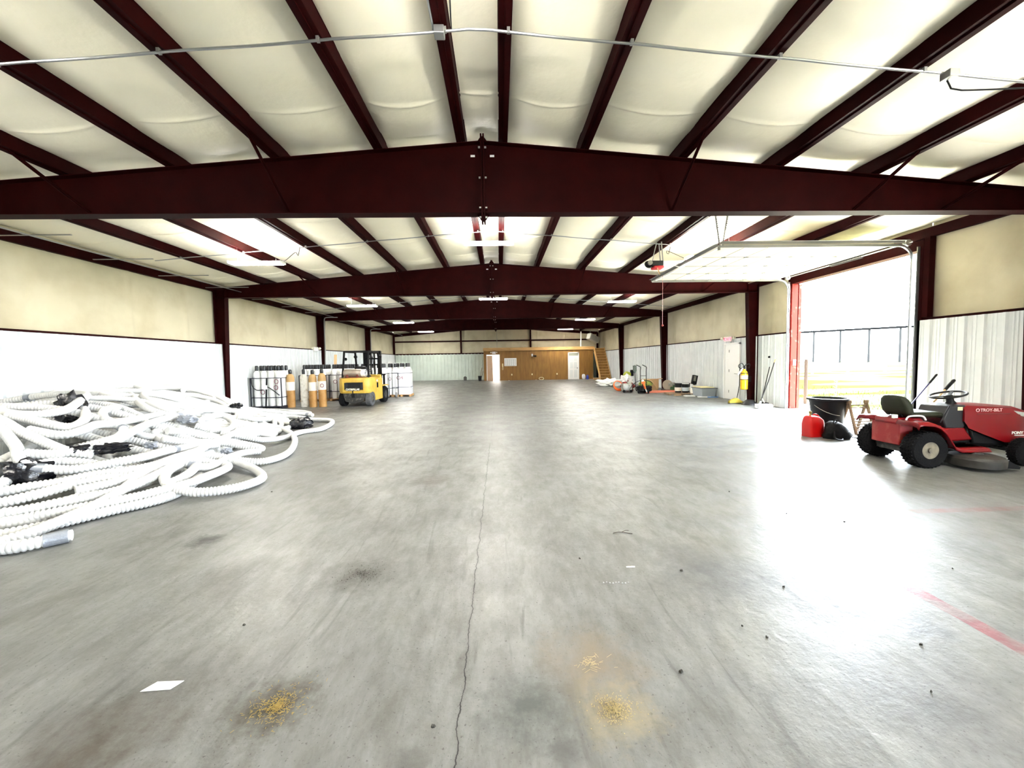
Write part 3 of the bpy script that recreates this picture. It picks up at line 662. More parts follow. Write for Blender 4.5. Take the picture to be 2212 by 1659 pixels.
mk('mount', MB().cbox((-.08, -.02, .06), (.12, .08, .22)), white, fl, bevel=.01); mk('lamp_head', MB().lathe([(.05, 0), (.07, .25), (.04, .27)], 12, Matrix.Translation((0, -.08, 0)) @ Matrix.Rotation(R_(95), 4, 'Y')), black, fl)
for i, x in enumerate((1.05, 2.75, 4.85)):
    solo('wall_outlet', MB().cbox((0, 0, 0), (.09, .02, .13)), MATS['cream_plastic'], 'cream wall outlet low on the office wall, %s from the open doorway' % NTH[i], 'outlet', (x, OY-.012, .48), group='outlets on the office wall')
solo('pipe_vent', MB().tube([(0, 0, 0), (0, 0, 1.35)], .05, 10), white, 'white vertical pipe rising from the office roof', 'pipe', (6.95, OY+.3, OZ+.08))
solo('drop_cable', MB().tube([(0, 0, 0), (0, 0, 1.55)], .015, 6), galvd, 'thin vertical conduit dropping from the ridge to the office roof', 'conduit', (-.15, OY+.25, OZ+.08))
uh = thing('unit_heater', 'white louvred unit heater hanging tilted in the far right corner', 'heater', (7.95, 33.2, 3.42), R_(25))
mk('casing', MB().cbox((0, 0, 0), (1.0, .5, .5), Matrix.Rotation(R_(22), 4, 'Y')), mat('heater_white', (.55, .56, .50), .5), uh, bevel=.02)
lv = MB()
for i in range(7): lv.cbox((-.36+i*.12, -.26, 0), (.03, .02, .40), Matrix.Rotation(R_(22), 4, 'Y'))
mk('louvre', lv, galvd, uh, smooth=0); mk('hanging_rod', MB().tube([(-.3, 0, .2), (-.3, 0, .95)], .01, 6), galvd, uh)
st = thing('wooden_stairs', 'steep pine stairs climbing to the office roof by the right wall', 'stairs', (0, 0, 0))
n = 12; ys0, ys1 = 30.9, 32.95; xs0, xs1 = 7.98, 8.84
for i in range(n):
    y = ys0+(ys1-ys0)*i/n; z = OZ*(i+1)/n
    mk('tread', MB().box(xs0+.04, xs1-.04, y, y+.24, z-.035, z), pine, st, smooth=0)
    mk('riser', MB().box(xs0+.04, xs1-.04, y+.015, y+.035, z-OZ/n, z-.035), ply, st, smooth=0)
for x in (xs0, xs1-.04): mk('stringer', MB().prism([(ys0-.02, 0), (ys0+.28, 0), (ys1+.2, OZ-.2), (ys1+.2, OZ), (ys1-.1, OZ+.08), (ys0-.02, .18)], 0, .04, Matrix(((0, 1, 0, x), (1, 0, 0, 0), (0, 0, 1, 0), (0, 0, 0, 1)))), pine, st, smooth=0)
# small things along the far end
solo('floor_bin', MB().lathe([(.12, 0), (.14, .28), (.10, .32), (.05, .36)], 14), mat('bin_grey', (.08, .08, .07), .6), 'small dark bin on the floor by the far ribbed wall', 'bin', (-2.95, 34.2, 0))
tb = thing('tool_bucket', 'dark bucket with leaning tools at the left corner of the office', 'bucket', (-1.62, 33.0, 0))
mk('bucket', MB().lathe([(.12, 0), (.16, .42), (.15, .42), (.11, .02)], 16), blackpl, tb); mk('tool_handle', MB().bar((.0, 0, .1), (.18, .1, 1.1), .04, .03).bar((.05, 0, .1), (.28, .12, .8), .03, .03), wood, tb, smooth=0)
solo('pale_coil', MB().tube([(.2*math.cos(a), .06*math.sin(a*1.1), .12+.1*math.sin(a)) for a in np.arange(0, 12.6, .3)], .025, 6), mat('cream_plastic', (.78, .72, .45), .4), 'pale coiled hose on the floor against the office wall', 'hose', (3.5, OY-.25, 0))
solo('white_sack', MB().ico((0, 0, .2), .2, noise=.12, seed=2, sc=(.8, .6, 1.3), zmin=0), white, 'white sack by the white office door', 'sack', (7.02, OY-.35, 0), smooth=60)
solo('blue_jug', MB().lathe([(.11, 0), (.12, .25), (.05, .34), (.05, .38)], 14), bluepl, 'dark blue jug on the floor beside the white sack', 'jug', (7.32, OY-.45, 0))
solo('small_carton', MB().cbox((0, 0, .12), (.42, .3, .1)).cbox((-.1, 0, .04), (.25, .2, .07)), card, 'flat cardboard carton at the foot of the stairs', 'carton', (7.75, 31.4, 0), smooth=0)
for i, (x, y) in enumerate(((.8, 32.6), (3.05, 32.7))):
    solo('paper_scrap', MB().cbox((0, 0, .015), (.12, .1, .02)), white, ['white paper scrap on the floor below the calendar board', 'white paper scrap on the floor near the pale coil'][i], 'paper', (x, y, 0), smooth=0)

# ---------------- heap of white corrugated pipes ----------------
TR = {
    'a':[(-4.46,3.35,0.06),(-4.48,3.58,0.06),(-4.4,3.72,0.07),(-4.38,3.98,0.09),(-4.34,4.25,0.13),(-4.36,4.59,0.19),(-4.43,4.97,0.29),(-4.43,5.24,0.36),(-4.53,5.56,0.36),(-4.57,5.84,0.32),(-4.52,6.01,0.27),(-4.33,6.17,0.18),(-4.06,6.15,0.11),(-3.66,5.89,0.07),(-3.33,5.54,0.06),(-3.25,5.31,0.06),(-3.34,5.03,0.06),(-3.54,4.86,0.07),(-3.74,4.8,0.09),(-3.98,4.84,0.14),(-4.15,4.93,0.2),(-4.25,5.09,0.26),(-4.27,5.24,0.29),(-4.32,5.55,0.28),(-4.25,5.58,0.25),(-4.08,5.31,0.24),(-4.05,5.09,0.19),(-4.08,4.93,0.17)],
    'b':[(-4.7,4.44,0.25),(-4.55,4.66,0.26),(-4.45,4.92,0.29),(-4.42,5.19,0.35),(-4.36,5.29,0.34),(-4.51,5.76,0.32),(-4.76,6.43,0.3),(-4.97,7.22,0.31),(-5.23,8.09,0.3),(-5.48,9.07,0.24),(-5.29,9.39,0.16),(-4.92,9.22,0.08),(-4.33,8.37,0.06),(-3.91,7.5,0.06),(-3.71,6.87,0.06),(-3.74,6.47,0.06),(-3.92,6.33,0.07),(-4.16,6.3,0.11),(-4.39,6.26,0.18),(-4.51,6.08,0.25)],
    'c':[(-5.15,7.39,0.38),(-4.85,7.61,0.24),(-4.63,7.77,0.15),(-4.52,8.3,0.08),(-4.57,9.09,0.06),(-4.28,9.5,0.06),(-4.4,10.4,0.06),(-4.7,10.96,0.06),(-5.26,11.2,0.06),(-6.32,11.9,0.07),(-6.0,10.12,0.37)],
    'd':[(-5.08,3.93,0.17),(-4.97,3.99,0.18),(-4.83,4.08,0.17),(-4.65,4.23,0.19),(-4.5,4.41,0.19),(-4.36,4.65,0.2),(-4.3,5.04,0.26),(-4.38,5.55,0.31),(-4.43,5.66,0.31),(-4.22,5.84,0.19),(-3.98,5.83,0.13),(-3.87,5.19,0.15),(-3.93,4.93,0.14),(-4.02,4.75,0.14),(-4.14,4.55,0.13)],
    'e':[(-5.37,4.17,0.32),(-5.24,4.23,0.32),(-5.11,4.34,0.33),(-4.93,4.49,0.33),(-4.78,4.71,0.35),(-4.58,4.9,0.34),(-4.45,5.1,0.34),(-4.47,5.52,0.35),(-4.7,6.29,0.29)],
    'f':[(-5.34,4.55,0.48),(-5.25,4.59,0.47),(-4.97,4.71,0.42),(-4.8,4.94,0.43),(-4.63,5.19,0.44),(-4.7,5.66,0.42),(-4.84,6.31,0.34),(-4.77,6.75,0.27)],
    'g':[(-6.68,5.3,1.02),(-6.12,5.0,0.91),(-5.85,4.86,0.78),(-5.66,4.76,0.68),(-5.49,4.63,0.57),(-5.34,4.58,0.49)],
    'g2':[(-7.0,5.55,1.04),(-6.19,5.1,0.95),(-5.86,4.98,0.84),(-5.56,4.93,0.72),(-5.26,4.91,0.6),(-5.04,4.98,0.54)],
    'i':[(-5.25,4.04,0.24),(-5.12,4.12,0.24),(-4.99,4.23,0.26),(-4.89,4.37,0.28),(-4.82,4.52,0.3),(-4.67,4.68,0.31),(-4.46,4.88,0.28)],
    'j':[(-9.0,7.17,1.21),(-9.0,7.4,1.23),(-9.0,7.65,1.21),(-9.0,7.97,1.1),(-7.67,7.03,1.04),(-6.22,5.8,0.99),(-5.87,5.39,0.95),(-6.07,5.4,0.99),(-7.09,6.06,1.04),(-7.15,5.86,1.04),(-6.79,5.38,1.03)],
    'k':[(-6.31,5.25,1.01),(-6.08,5.23,0.97),(-5.74,5.19,0.89),(-5.55,5.25,0.84),(-5.77,5.64,0.89),(-6.21,6.08,0.96),(-6.7,6.46,1.02),(-6.62,6.23,1.02)],
    'l':[(-5.82,5.03,0.85),(-5.52,5.08,0.77),(-5.42,5.23,0.79),(-5.56,5.58,0.82),(-5.6,5.85,0.78),(-5.44,5.84,0.71),(-5.12,5.4,0.67),(-5.14,5.14,0.64),(-5.22,4.97,0.61)],
    'm':[(-5.99,7.86,0.69),(-5.81,7.05,0.71),(-5.59,6.31,0.68),(-5.05,5.33,0.65),(-5.15,5.0,0.59),(-5.34,4.8,0.59),(-5.54,4.73,0.62)],
    'n':[(-7.62,8.39,1.04),(-6.4,7.25,0.92),(-6.02,7.14,0.79),(-5.88,7.41,0.7),(-6.15,8.28,0.68)],
    'o':[(-6.38,6.77,0.94),(-6.25,6.42,0.93),(-5.92,6.06,0.86),(-5.7,5.97,0.8),(-5.83,6.44,0.77),(-5.95,7.06,0.77)],
    'p':[(-5.39,6.52,0.57),(-5.28,6.78,0.49),(-5.0,6.96,0.35),(-4.73,7.19,0.22),(-4.41,7.26,0.12),(-4.28,7.15,0.1),(-4.5,7.05,0.16),(-4.82,6.9,0.28),(-4.98,6.38,0.4),(-5.11,6.08,0.51)],
    'q':[(-5.25,7.32,0.43),(-5.49,7.35,0.53),(-5.75,7.81,0.59),(-6.0,8.64,0.54),(-5.65,8.49,0.41),(-5.25,7.76,0.38),(-5.28,7.36,0.43),(-5.48,7.23,0.54)],
    'r':[(-6.27,9.9,0.51),(-8.74,15.02,0.06),(-7.76,14.08,0.06),(-6.87,13.46,0.06),(-6.34,12.52,0.06),(-6.96,12.61,0.06),(-6.11,9.97,0.44),(-6.32,9.37,0.58)],
    's':[(-6.0,9.16,0.44),(-5.74,9.68,0.3),(-6.57,12.37,0.06),(-6.07,12.38,0.06),(-5.7,12.14,0.06)],
    't':[(-4.25,5.42,0.28),(-4.09,5.5,0.21),(-4.14,5.81,0.17),(-4.31,6.33,0.15),(-4.32,6.77,0.13),(-4.21,6.97,0.09)],
    'end':[(-4.52,3.43,0.06),(-4.32,3.46,0.06),(-4.19,3.5,0.06),(-4.1,3.6,0.06),(-4.0,3.69,0.06)],
}
TR['r'] = [(-8.4, 13.9, .06), (-7.6, 13.7, .06), (-7.0, 13.35, .06), (-6.4, 13.0, .07), (-6.0, 12.6, .06), (-6.3, 12.2, .12), (-6.9, 11.9, .25), (-7.4, 11.2, .45)]
TR['j'] = [(-8.6, 6.8, 1.0), (-8.0, 7.0, 1.12), (-7.4, 7.0, 1.17), (-6.8, 6.7, 1.16), (-6.35, 6.15, 1.1), (-6.05, 5.65, 1.02), (-6.15, 5.35, 1.0), (-6.6, 5.45, 1.03), (-7.2, 5.9, 1.05), (-7.8, 6.3, 1.0)]
TR['d'] = TR['d'] + [(-4.34, 4.32, .13), (-4.6, 4.12, .12), (-4.95, 3.92, .1), (-5.4, 3.75, .1)]
TR['u'] = [(-5.5, 3.95, .1), (-5.1, 3.9, .1), (-4.8, 3.98, .08), (-4.55, 4.2, .07), (-4.32, 4.5, .07), (-4.12, 4.78, .07), (-4.0, 5.1, .07), (-4.15, 5.5, .1)]
TR['v'] = [(-5.4, 3.62, .06), (-5.0, 3.62, .06), (-4.7, 3.72, .06), (-4.5, 3.9, .06), (-4.36, 4.12, .06), (-4.2, 4.36, .06), (-4.02, 4.58, .06), (-3.95, 4.8, .06), (-4.06, 5.12, .06), (-4.3, 5.4, .10)]
TR['a'] = TR['a'][:6] + [(-4.43, 4.95, .27), (-4.42, 5.3, .30), (-4.44, 5.6, .30)] + TR['a'][10:]
YB = [3.0, 3.6, 4.2, 5.3, 6.3, 7.7, 9, 10.4, 12, 14.2]; XB = [-4.4, -4.1, -3.6, -3.2, -3.7, -4.0, -4.6, -4.8, -6.2, -8.6]
def hp(x, y): return .98*sm((np.interp(y, YB, XB)-x)/3.2)*sm((y-2.9)/2.6)*sm((15-y)/5.5)
def smooth_path(A, n):
    for _ in range(n): A[1:-1] = (A[:-2]+A[1:-1]*2+A[2:])/4
    return A
def hose(key, pts, label, group=None, rr=.057, fine=True, tapes=()):
    A = crom(pts, .0125 if fine else .02); A = smooth_path(A, 25)
    A[:, 2] = np.maximum(A[:, 2], rr+.001); A[:, 0] = np.maximum(A[:, 0], LX+.1)
    n = len(A); pat = [rr, rr-.001, rr-.012] if fine else [rr, rr-.010]
    r = [pat[i % len(pat)] for i in range(n)]
    t = thing('corrugated_pipe', label, 'pipe', tuple(A[0]), group=group) if tapes else None
    m = MB().tube([tuple(p) for p in (A - A[0])], r, 10 if fine else 8)
    if t: mk('pipe_body', m, whitepipe, t, smooth=70, fix=False)
    else: solo('corrugated_pipe', m, whitepipe, label, 'pipe', tuple(A[0]), group=group, smooth=70, fix=False)
    for f0, ln, mm in tapes:
        i0 = int(f0*n); i1 = min(n-1, i0+int(ln/.0125)); seg = A[i0:i1+1]-A[0]
        mk('tape_band', MB().tube([tuple(p) for p in seg], rr+.004, 12), mm, t, smooth=50)
    return A
GRP = 'white corrugated pipes in the heap'
LAB = {
 'a': ('nearest white corrugated pipe, sweeping forward into a loop on the bare floor', ()),
 'b': ('white pipe making the widest loop over the concrete beside the heap', ()),
 'c': ('white pipe lying in the long flat loop at the far right of the heap', ()),
 'd': ('second white pipe from the front edge, curling under the nearest loop', ()),
 'e': ('fat straight white pipe in the front left of the heap', ()),
 'f': ('white pipe with a wide grey tape band at its left end', ((.0, .17, duct), (.62, .10, duct))),
 'g': ('white pipe bending down steeply at the left picture edge towards the tape', ()),
 'g2': ('white pipe slanting down to the right in the left of the heap', ()),
 'i': ('white pipe lying between the fat straight pipe and the front pipes', ()),
 'j': ('white pipe arching highest over the top left of the heap', ((.1, .08, duct),)),
 'k': ('white pipe curling round the black wrapping on top of the heap', ()),
 'l': ('bunch-like white loop left of the middle of the heap', ((.55, .05, duct),)),
 'm': ('long white pipe crossing diagonally through the middle of the heap', ()),
 'n': ('white pipe slanting from the top of the heap to the grey-taped joint', ((.7, .12, duct),)),
 'o': ('small white hooked pipe in the upper middle of the heap', ()),
 'p': ('white pipe end folded on the right inside the widest loop', ()),
 'q': ('small round white coil near the right of the heap', ()),
 'r': ('white pipe lying nearest the cylinder racks at the back of the heap', ()),
 's': ('white pipe ending in silver tape near the forklift side of the heap', ((.93, .16, duct),)),
 'u': ('white pipe lying on the floor just behind the nearest sweeping pipe', ()),
 'v': ('white pipe squeezed between the nearest sweeping pipe and the one curling under it', ()),
 't': ('short white pipe with silver-taped end inside the middle loops', ((.02, .10, duct),)),
}
for k, (lb, tp) in LAB.items(): hose(k, TR[k], lb, GRP, tapes=tp)
A = hose('end', TR['end'], 'white pipe end closed in dark grey tape nearest the camera', GRP, tapes=((.74, .21, duct),))
o = solo('pipe_liner_bag', MB().lathe([(.02, 0), (.045, .02), (.05, .03), (.05, .0)], 14, Matrix.Rotation(R_(90), 4, 'Y') @ Matrix.Rotation(R_(-35), 4, 'X')), mat('crinkled_clear_film', (.75, .75, .72), .2, bump=.8, bscale=60), 'crinkled clear film inside the taped pipe end', 'film', tuple(A[-1]-np.array((.01, 0, -.0))))
rnd = random.Random(11)
def heap_hose(i, cx, cy, a, b, rot, turns, u, fine):
    pts = []; n = int(turns*12); ph = rnd.random()*6.3; dx, dy = rnd.uniform(-.5, .5), rnd.uniform(-.8, .8)
    for k in range(n+1):
        t = 2*PI*k/12; f_ = k/n-.5
        aa = a*(1+.25*math.sin(t*.37+ph)); bb = b*(1+.3*math.sin(t*.53+ph*2))
        x = aa*math.cos(t+ph); y = bb*math.sin(t+ph)
        X = cx + x*math.cos(rot)-y*math.sin(rot) + dx*f_; Y = cy + x*math.sin(rot)+y*math.cos(rot) + dy*f_
        X = max(X, LX+.15); X = min(X, np.interp(Y, YB, XB)-(1.15 if 3.6 < Y < 8.5 else .5)); Y = max(4.0, Y)
        z = .06 + hp(X+.25, Y)*u*(1+.10*math.sin(t*1.3+ph*3))
        pts.append((X, Y, z))
    hose('h%d' % i, pts, 'white corrugated pipe tangled deep in the heap by the left wall', 'tangled white pipes inside the heap', fine=fine)
i = 0
for row in range(46):
    Y = rnd.uniform(4.2, 13.2); w_ = np.interp(Y, YB, XB); lo = max(LX+.6, -1.25*Y-.8)
    if w_-.5 < lo: continue
    X = rnd.uniform(lo, w_-.4); u = [.97, .85, .6, .35, .12][row % 5] if row < 36 else 1.0
    heap_hose(row, X, Y, rnd.uniform(.9, 1.7), rnd.uniform(.3, .65), rnd.uniform(-.6, 1.9), rnd.uniform(1.2, 2.0), u, Y < 7.5)
def crumple(loc, r, sc, seed, lab, m=None, cat='plastic wrap', nm='black_plastic_wrap', rz=0):
    rn = random.Random(seed); mb = MB().ico((0, 0, 0), r, None, 3, .0, seed, (1, 1, 1))
    vs = []
    for v in mb.v:
        p = Vector(v); k = 1 + .22*math.sin(p.x*31/r*.2+seed)*math.sin(p.y*37/r*.2)+.18*math.sin((p.z+p.x)*60/r*.2+seed)+rn.uniform(-.05, .05)
        p = p*k; vs.append((p.x*sc[0], p.y*sc[1], max(p.z*sc[2], -loc[2]+.003)))
    mb.v = vs
    return solo(nm, mb, m or blackbag, lab, cat, loc, rz, smooth=50)
crumple((-6.48, 6.15, 1.05), .15, (1, 1, 1.2), 1, 'crumpled black plastic wrap on top of the heap')
crumple((-6.35, 6.0, .90), .15, (1.2, .7, .8), 21, 'torn black plastic hanging below the top wrap', nm='black_plastic_scrap')
crumple((-5.42, 4.58, .42), .18, (1.5, 1, .8), 2, 'large black plastic sheet at the left end of the grey tape band')
crumple((-4.98, 5.12, .58), .11, (2.0, .8, .6), 3, 'long black plastic sleeve in the middle of the heap', rz=.4)
crumple((-5.18, 4.98, .60), .09, (1.2, .9, .7), 4, 'small black plastic bunch left of the long black sleeve')
crumple((-4.98, 10.0, .12), .17, (1.5, 1, .9), 5, 'shiny black plastic bag at the far right tip of the heap')
crumple((-6.45, 9.85, .62), .08, (1.6, 1, .8), 6, 'tiny black cap of plastic at the back of the heap')
crumple((-7.3, 6.35, 1.0), .15, (2.2, 1, .5), 7, 'black plastic hidden under the highest arching pipe')
crumple((-5.6, 7.2, .66), .12, (1.4, .8, .6), 8, 'grey silver tape knot in the middle of the heap', duct, 'tape', 'tape_knot')
crumple((-4.47, 6.52, .2), .07, (1.2, .9, .8), 9, 'silver tape knot inside the widest loop', duct, 'tape', 'tape_knot')
crumple((-4.86, 5.6, .52), .06, (1.3, .9, .8), 10, 'silver tape bulge on the pipe above the fat straight pipe', duct, 'tape', 'tape_knot')
crumple((-7.6, 6.6, 1.02), .08, (1.5, .9, .9), 12, 'silver tape knot at the left picture edge of the heap', duct, 'tape', 'tape_knot')

# ---------------- gas cylinders ----------------
def cylinder(nm, m, capm, h=1.30, r=.115, label=None, ring=True, cap=.19):
    t = thing(nm, label, 'gas cylinder')
    mk('cylinder_body', MB().lathe([(r*.93, 0), (r, .03), (r, h-.16), (r*.92, h-.09), (r*.68, h-.035), (.045, h)], 20), m, t)
    mk('valve_cap', MB().lathe([(.038, h-.01), (.052, h+.0), (.056, h+.03), (.056, h+cap-.05), (.045, h+cap-.01), (.015, h+cap)], 12), capm, t)
    return t
capm = mat('cap_black', (.008, .008, .01), .3)
cw = cylinder('gas_cylinder', cylw, capm); cu = [False]
cr_ = thing('tmp', None, None); bpy.data.objects.remove(cr_)
def marker(parent, x, y, z, r=.07):
    mk('painted_ring', MB().tube([(r*math.cos(a), 0, r*1.1*math.sin(a)) for a in np.linspace(0, 2*PI, 18)], .011, 5, caps=False), purple, parent, loc=(x, y, z), smooth=60)
rackm = mat('rack_black_steel', (.02, .02, .03), .5, .3); strap = mat('strap_navy', (.04, .05, .10), .6)
def rack(x, y, rz, nx, ny, lab, clab, grp, pallet=False, rings=()):
    W = nx*.26+.06; D = ny*.26+.06; z0 = .10
    t = thing('cylinder_rack', lab, 'cylinder rack', (x, y, 0), rz)
    if pallet:
        p = MB()
        for i in range(6): p.box(-W/2, W/2, -D/2+i*(D-.1)/5, -D/2+i*(D-.1)/5+.09, .08, .1)
        for i in range(3): p.box(-W/2+i*(W-.09)/2, -W/2+i*(W-.09)/2+.09, -D/2, D/2, 0, .08)
        mk('pallet_base', p, palletw, t, smooth=0)
    else: mk('base_plate', MB().box(-W/2, W/2, -D/2, D/2, .06, .1).box(-W/2, -W/2+.08, -D/2, D/2, 0, .06).box(W/2-.08, W/2, -D/2, D/2, 0, .06), rackm, t, smooth=0)
    for sx in (-1, 1):
        for sy in (-1, 1): mk('corner_post', MB().box(sx*W/2-.015, sx*W/2+.015, sy*D/2-.015, sy*D/2+.015, .1, 1.14), rackm, t, smooth=0)
    for z in (.42, 1.13):
        m = MB()
        for sx in (-1, 1): m.box(sx*W/2-.012, sx*W/2+.012, -D/2, D/2, z-.012, z+.012)
        for sy in (-1, 1): m.box(-W/2, W/2, sy*D/2-.012, sy*D/2+.012, z-.012, z+.012)
        mk('rail', m, rackm, t, smooth=0)
    ca, sa = math.cos(rz), math.sin(rz)
    for i in range(nx):
        for j in range(ny):
            lx = -W/2+.16+i*.26; ly = -D/2+.16+j*.26
            lx += rnd.uniform(-.006, .006)
            c = place(cw, cu, (x+lx*ca-ly*sa, y+lx*sa+ly*ca, .101), rnd.random()*6, clab, grp)
    for lx, z in rings: marker(t, lx, -D/2-.0, z)
    return t, W, D
rnd = random.Random(4)
t, W, D = rack(-8.50, 15.05, 0, 4, 3, 'black steel rack of white cylinders nearest the pipe heap', 'white gas cylinder with black cap in the rack nearest the pipe heap', 'cylinders in the nearest rack', rings=((-.12, .62), (.36, .78), (.38, 1.0)))
mk('ratchet_strap', MB().tube(crom([(-.50, -.44, 1.12), (-.46, -.46, .85), (-.3, -.46, .70), (-.1, -.46, .72), (.1, -.46, .8), (.5, -.46, .5)], .04), .016, 6).bar((.06, -.45, 1.13), (-.02, -.45, .02), .045, .02, (0, 1, 0)), black, t)
mk('paper_tag', MB().cbox((-.02, -.475, .80), (.2, .01, .15)), white, t, smooth=0)
mk('rear_mesh', MB().box(-W/2-.22, -W/2-.04, -.4, -.38, .1, 1.15), galvd, t, smooth=0)
rk = [(-8.05, 17.75, 'the rack behind the tan cylinders'), (-6.85, 17.9, 'the rack left of the forklift'), (-5.7, 18.15, 'the rack hidden behind the forklift'), (-5.1+.15, 18.95, 'x')]
for n_, (x, y, w) in enumerate(rk[:3]):
    t, W, D = rack(x, y, R_(4), 4, 4, 'steel-railed pallet of white cylinders, '+w, 'white gas cylinder with black cap in '+w, 'cylinders in '+w, pallet=True, rings=((-.3, .84), (-.05, .95), (.28, .92)))
t, W, D = rack(-5.12, 19.3, R_(3), 2, 3, 'steel-railed pallet of cylinders right of the forklift mast', 'white gas cylinder with black cap just right of the forklift mast', 'cylinders right of the forklift mast', pallet=True, rings=((-.1, .86),))
wp = thing('wrapped_pallet', 'white-wrapped cylinder pallet marked O4 at the right end of the racks', 'pallet', (-4.70, 19.35, 0), R_(3))
p = MB()
for i in range(6): p.box(-.45, .45, -.42+i*.15, -.33+i*.15, .08, .1)
for i in range(3): p.box(-.45+i*.4, -.35+i*.4, -.42, .42, 0, .08)
mk('pallet_base', p, palletw, wp, smooth=0)
bodyv = MB()
prof = [(-.38, -.40), (.38, -.40), (.42, -.36), (.42, .36), (.38, .40), (-.38, .40), (-.42, .36), (-.42, -.36)]
vs = [(x, y, z) for z in (.1, 1.22) for x, y in prof] + [(x*.86, y*.86, 1.33) for x, y in prof]
bodyv.add(vs, [tuple(range(8))[::-1], tuple(range(16, 24))]+[(j*8+i, j*8+(i+1) % 8, (j+1)*8+(i+1) % 8, (j+1)*8+i) for j in range(2) for i in range(8)])
mk('shrink_wrap', bodyv, mat('white_shrink_wrap', (.84, .84, .84), .3, bump=.3, bscale=6), wp, smooth=30)
for z in (.45, 1.12): mk('strap_band', MB().add([(x*1.01, y*1.01, z+d) for d in (-.012, .012) for x, y in prof], [(i, (i+1) % 8, 8+(i+1) % 8, 8+i) for i in range(8)]), strap, wp, smooth=0, fix=False)
text('marking', 'O4', .24, purple, wp, (-.22, -.402, .82), (R_(90), 0, 0), ext=.001)
for i in range(3):
    for j in range(3):
        c = place(cw, cu, (-4.70-.26+.26*i, 19.35-.22+.24*j, .115), 0, 'white gas cylinder whose black cap pokes from the white-wrapped pallet', 'cylinders in the wrapped pallet')
# tan cylinders in front
for x, y, m1, m2, lab, hh in ((-7.86, 15.10, tandark, tan, 'leftmost tan and orange cylinder standing in front of the racks', 1.26), (-7.02, 15.06, tandark, tan, 'middle tan and orange cylinder, its paper label hanging low', 1.24), (-6.68, 15.08, tandark, tan, 'rightmost tan and orange cylinder, nearest the forklift', 1.27)):
    t = thing('tan_cylinder', lab, 'gas cylinder', (x, y, 0), group='tan cylinders in front of the racks'); r = .14; h = hh
    mk('cylinder_body', MB().lathe([(r*.95, 0), (r, .03), (r, h-.30)], 24), m1, t)
    mk('shoulder', MB().lathe([(r, h-.30), (r, h-.20), (r*.93, h-.11), (r*.7, h-.04), (.05, h)], 24), m2, t)
    mk('label', MB().lathe([(r+.002, h-.62), (r+.002, h-.30)], 24), palelabel, t)
    mk('valve_cap', MB().lathe([(.045, h-.01), (.06, h+.02), (.06, h+.12), (.045, h+.16), (.02, h+.165)], 14), capm, t)
    if x > -6.8: marker(t, .06, -r-.004, h-.46, .06)
t = cylinder('gas_cylinder', cyldirty, capm, label='scuffed dirty white cylinder between the tan cylinders', h=1.24, r=.135); t.location = (-7.42, 15.22, 0)
solo('leaning_plank', MB().bar((0, 0, 0), (-.08, .5, 2.05), .12, .04), tanw, 'pale wooden plank leaning upright behind the cylinder racks', 'plank', (-7.75, 18.75, 0), smooth=0)
solo('leaning_board', MB().bar((0, 0, 0), (-.06, .45, .55), .16, .05), mat('yellowed_board', (.62, .52, .26), .6), 'short yellowed board leaning against the rack left of the forklift', 'board', (-6.45, 16.55, 0), smooth=0)
ht = thing('silver_hand_cart', 'small silver hand cart standing in front of the racks right of the forklift', 'hand cart', (-4.98, 18.4, 0))
mk('frame', MB().tube([(-.15, 0, .1), (-.15, .1, 1.1), (.15, .1, 1.1), (.15, 0, .1)], .013, 6), galv, ht); mk('wheel', MB().lathe([(.12, -.03), (.13, 0), (.12, .03)], 16, Matrix.Translation((-.2, 0, .13)) @ Matrix.Rotation(R_(90), 4, 'Y')).lathe([(.12, -.03), (.13, 0), (.12, .03)], 16, Matrix.Translation((.2, 0, .13)) @ Matrix.Rotation(R_(90), 4, 'Y')), galv, ht)

# ---------------- forklift ----------------
fk = thing('forklift', 'yellow forklift with silver gas tank parked before the cylinder racks, rear to the camera', 'forklift', (-5.43, 14.85, 0), R_(-3))
def wheel(nm, c, r, w, m_t, m_r, parent, axis='x', tread=0, rim=.5, rimlab=None):
    M = Matrix.Translation(c) @ (Matrix.Rotation(R_(90), 4, 'Y') if axis == 'x' else Matrix.Rotation(R_(90), 4, 'X'))
    prof = [(r*rim, -w/2+.01), (r*.72, -w/2), (r*.93, -w/2+.01), (r, -w/2+w*.16), (r, w/2-w*.16), (r*.93, w/2-.01), (r*.72, w/2), (r*rim, w/2-.01)]
    t = mk(nm, MB().lathe(prof, 36, M, closed=True), m_t, parent)
    if tread:
        tm = MB(); n = 30
        for k in range(n):
            for q in range(4):
                a = 2*PI*(k+.5*(q % 2))/n; zc = -w/2+w*(.2+.2*q)
                T = M @ Matrix.Rotation(a, 4, 'Z') @ Matrix.Translation((r+.001, 0, zc)) @ Matrix.Rotation(.5*(1 if q % 2 else -1), 4, 'X')
                tm.cbox((0, 0, 0), (.014, .022, w*.17), T)
        mk('tread', tm, rubber, t, smooth=0)
    rm = MB().lathe([(r*rim+.005, -w/2+.015), (r*rim-.01, -w/2+.03), (r*rim*.75, -w/2+.06), (r*.18, -w/2+.05), (r*.14, -w/2+.0), (.0, -w/2)], 28, M)
    rm.lathe([(r*rim+.005, w/2-.015), (r*rim-.01, w/2-.03), (r*rim*.75, w/2-.06), (r*.18, w/2-.05), (r*.14, w/2), (.0, w/2)], 28, M)
    mk('rim', rm, m_r, t); return t
greyw = mat('worn_tyre_grey', (.055, .055, .058), .8, 0, (.10, .10, .10), 12)
for s in (-1, 1): wheel('rear_wheel', (s*.50, .30, .275), .275, .22, greyw if s > 0 else rubber, grime, fk)
for s in (-1, 1): wheel('front_wheel', (s*.50, 1.75, .33), .33, .24, rubber, grime, fk)
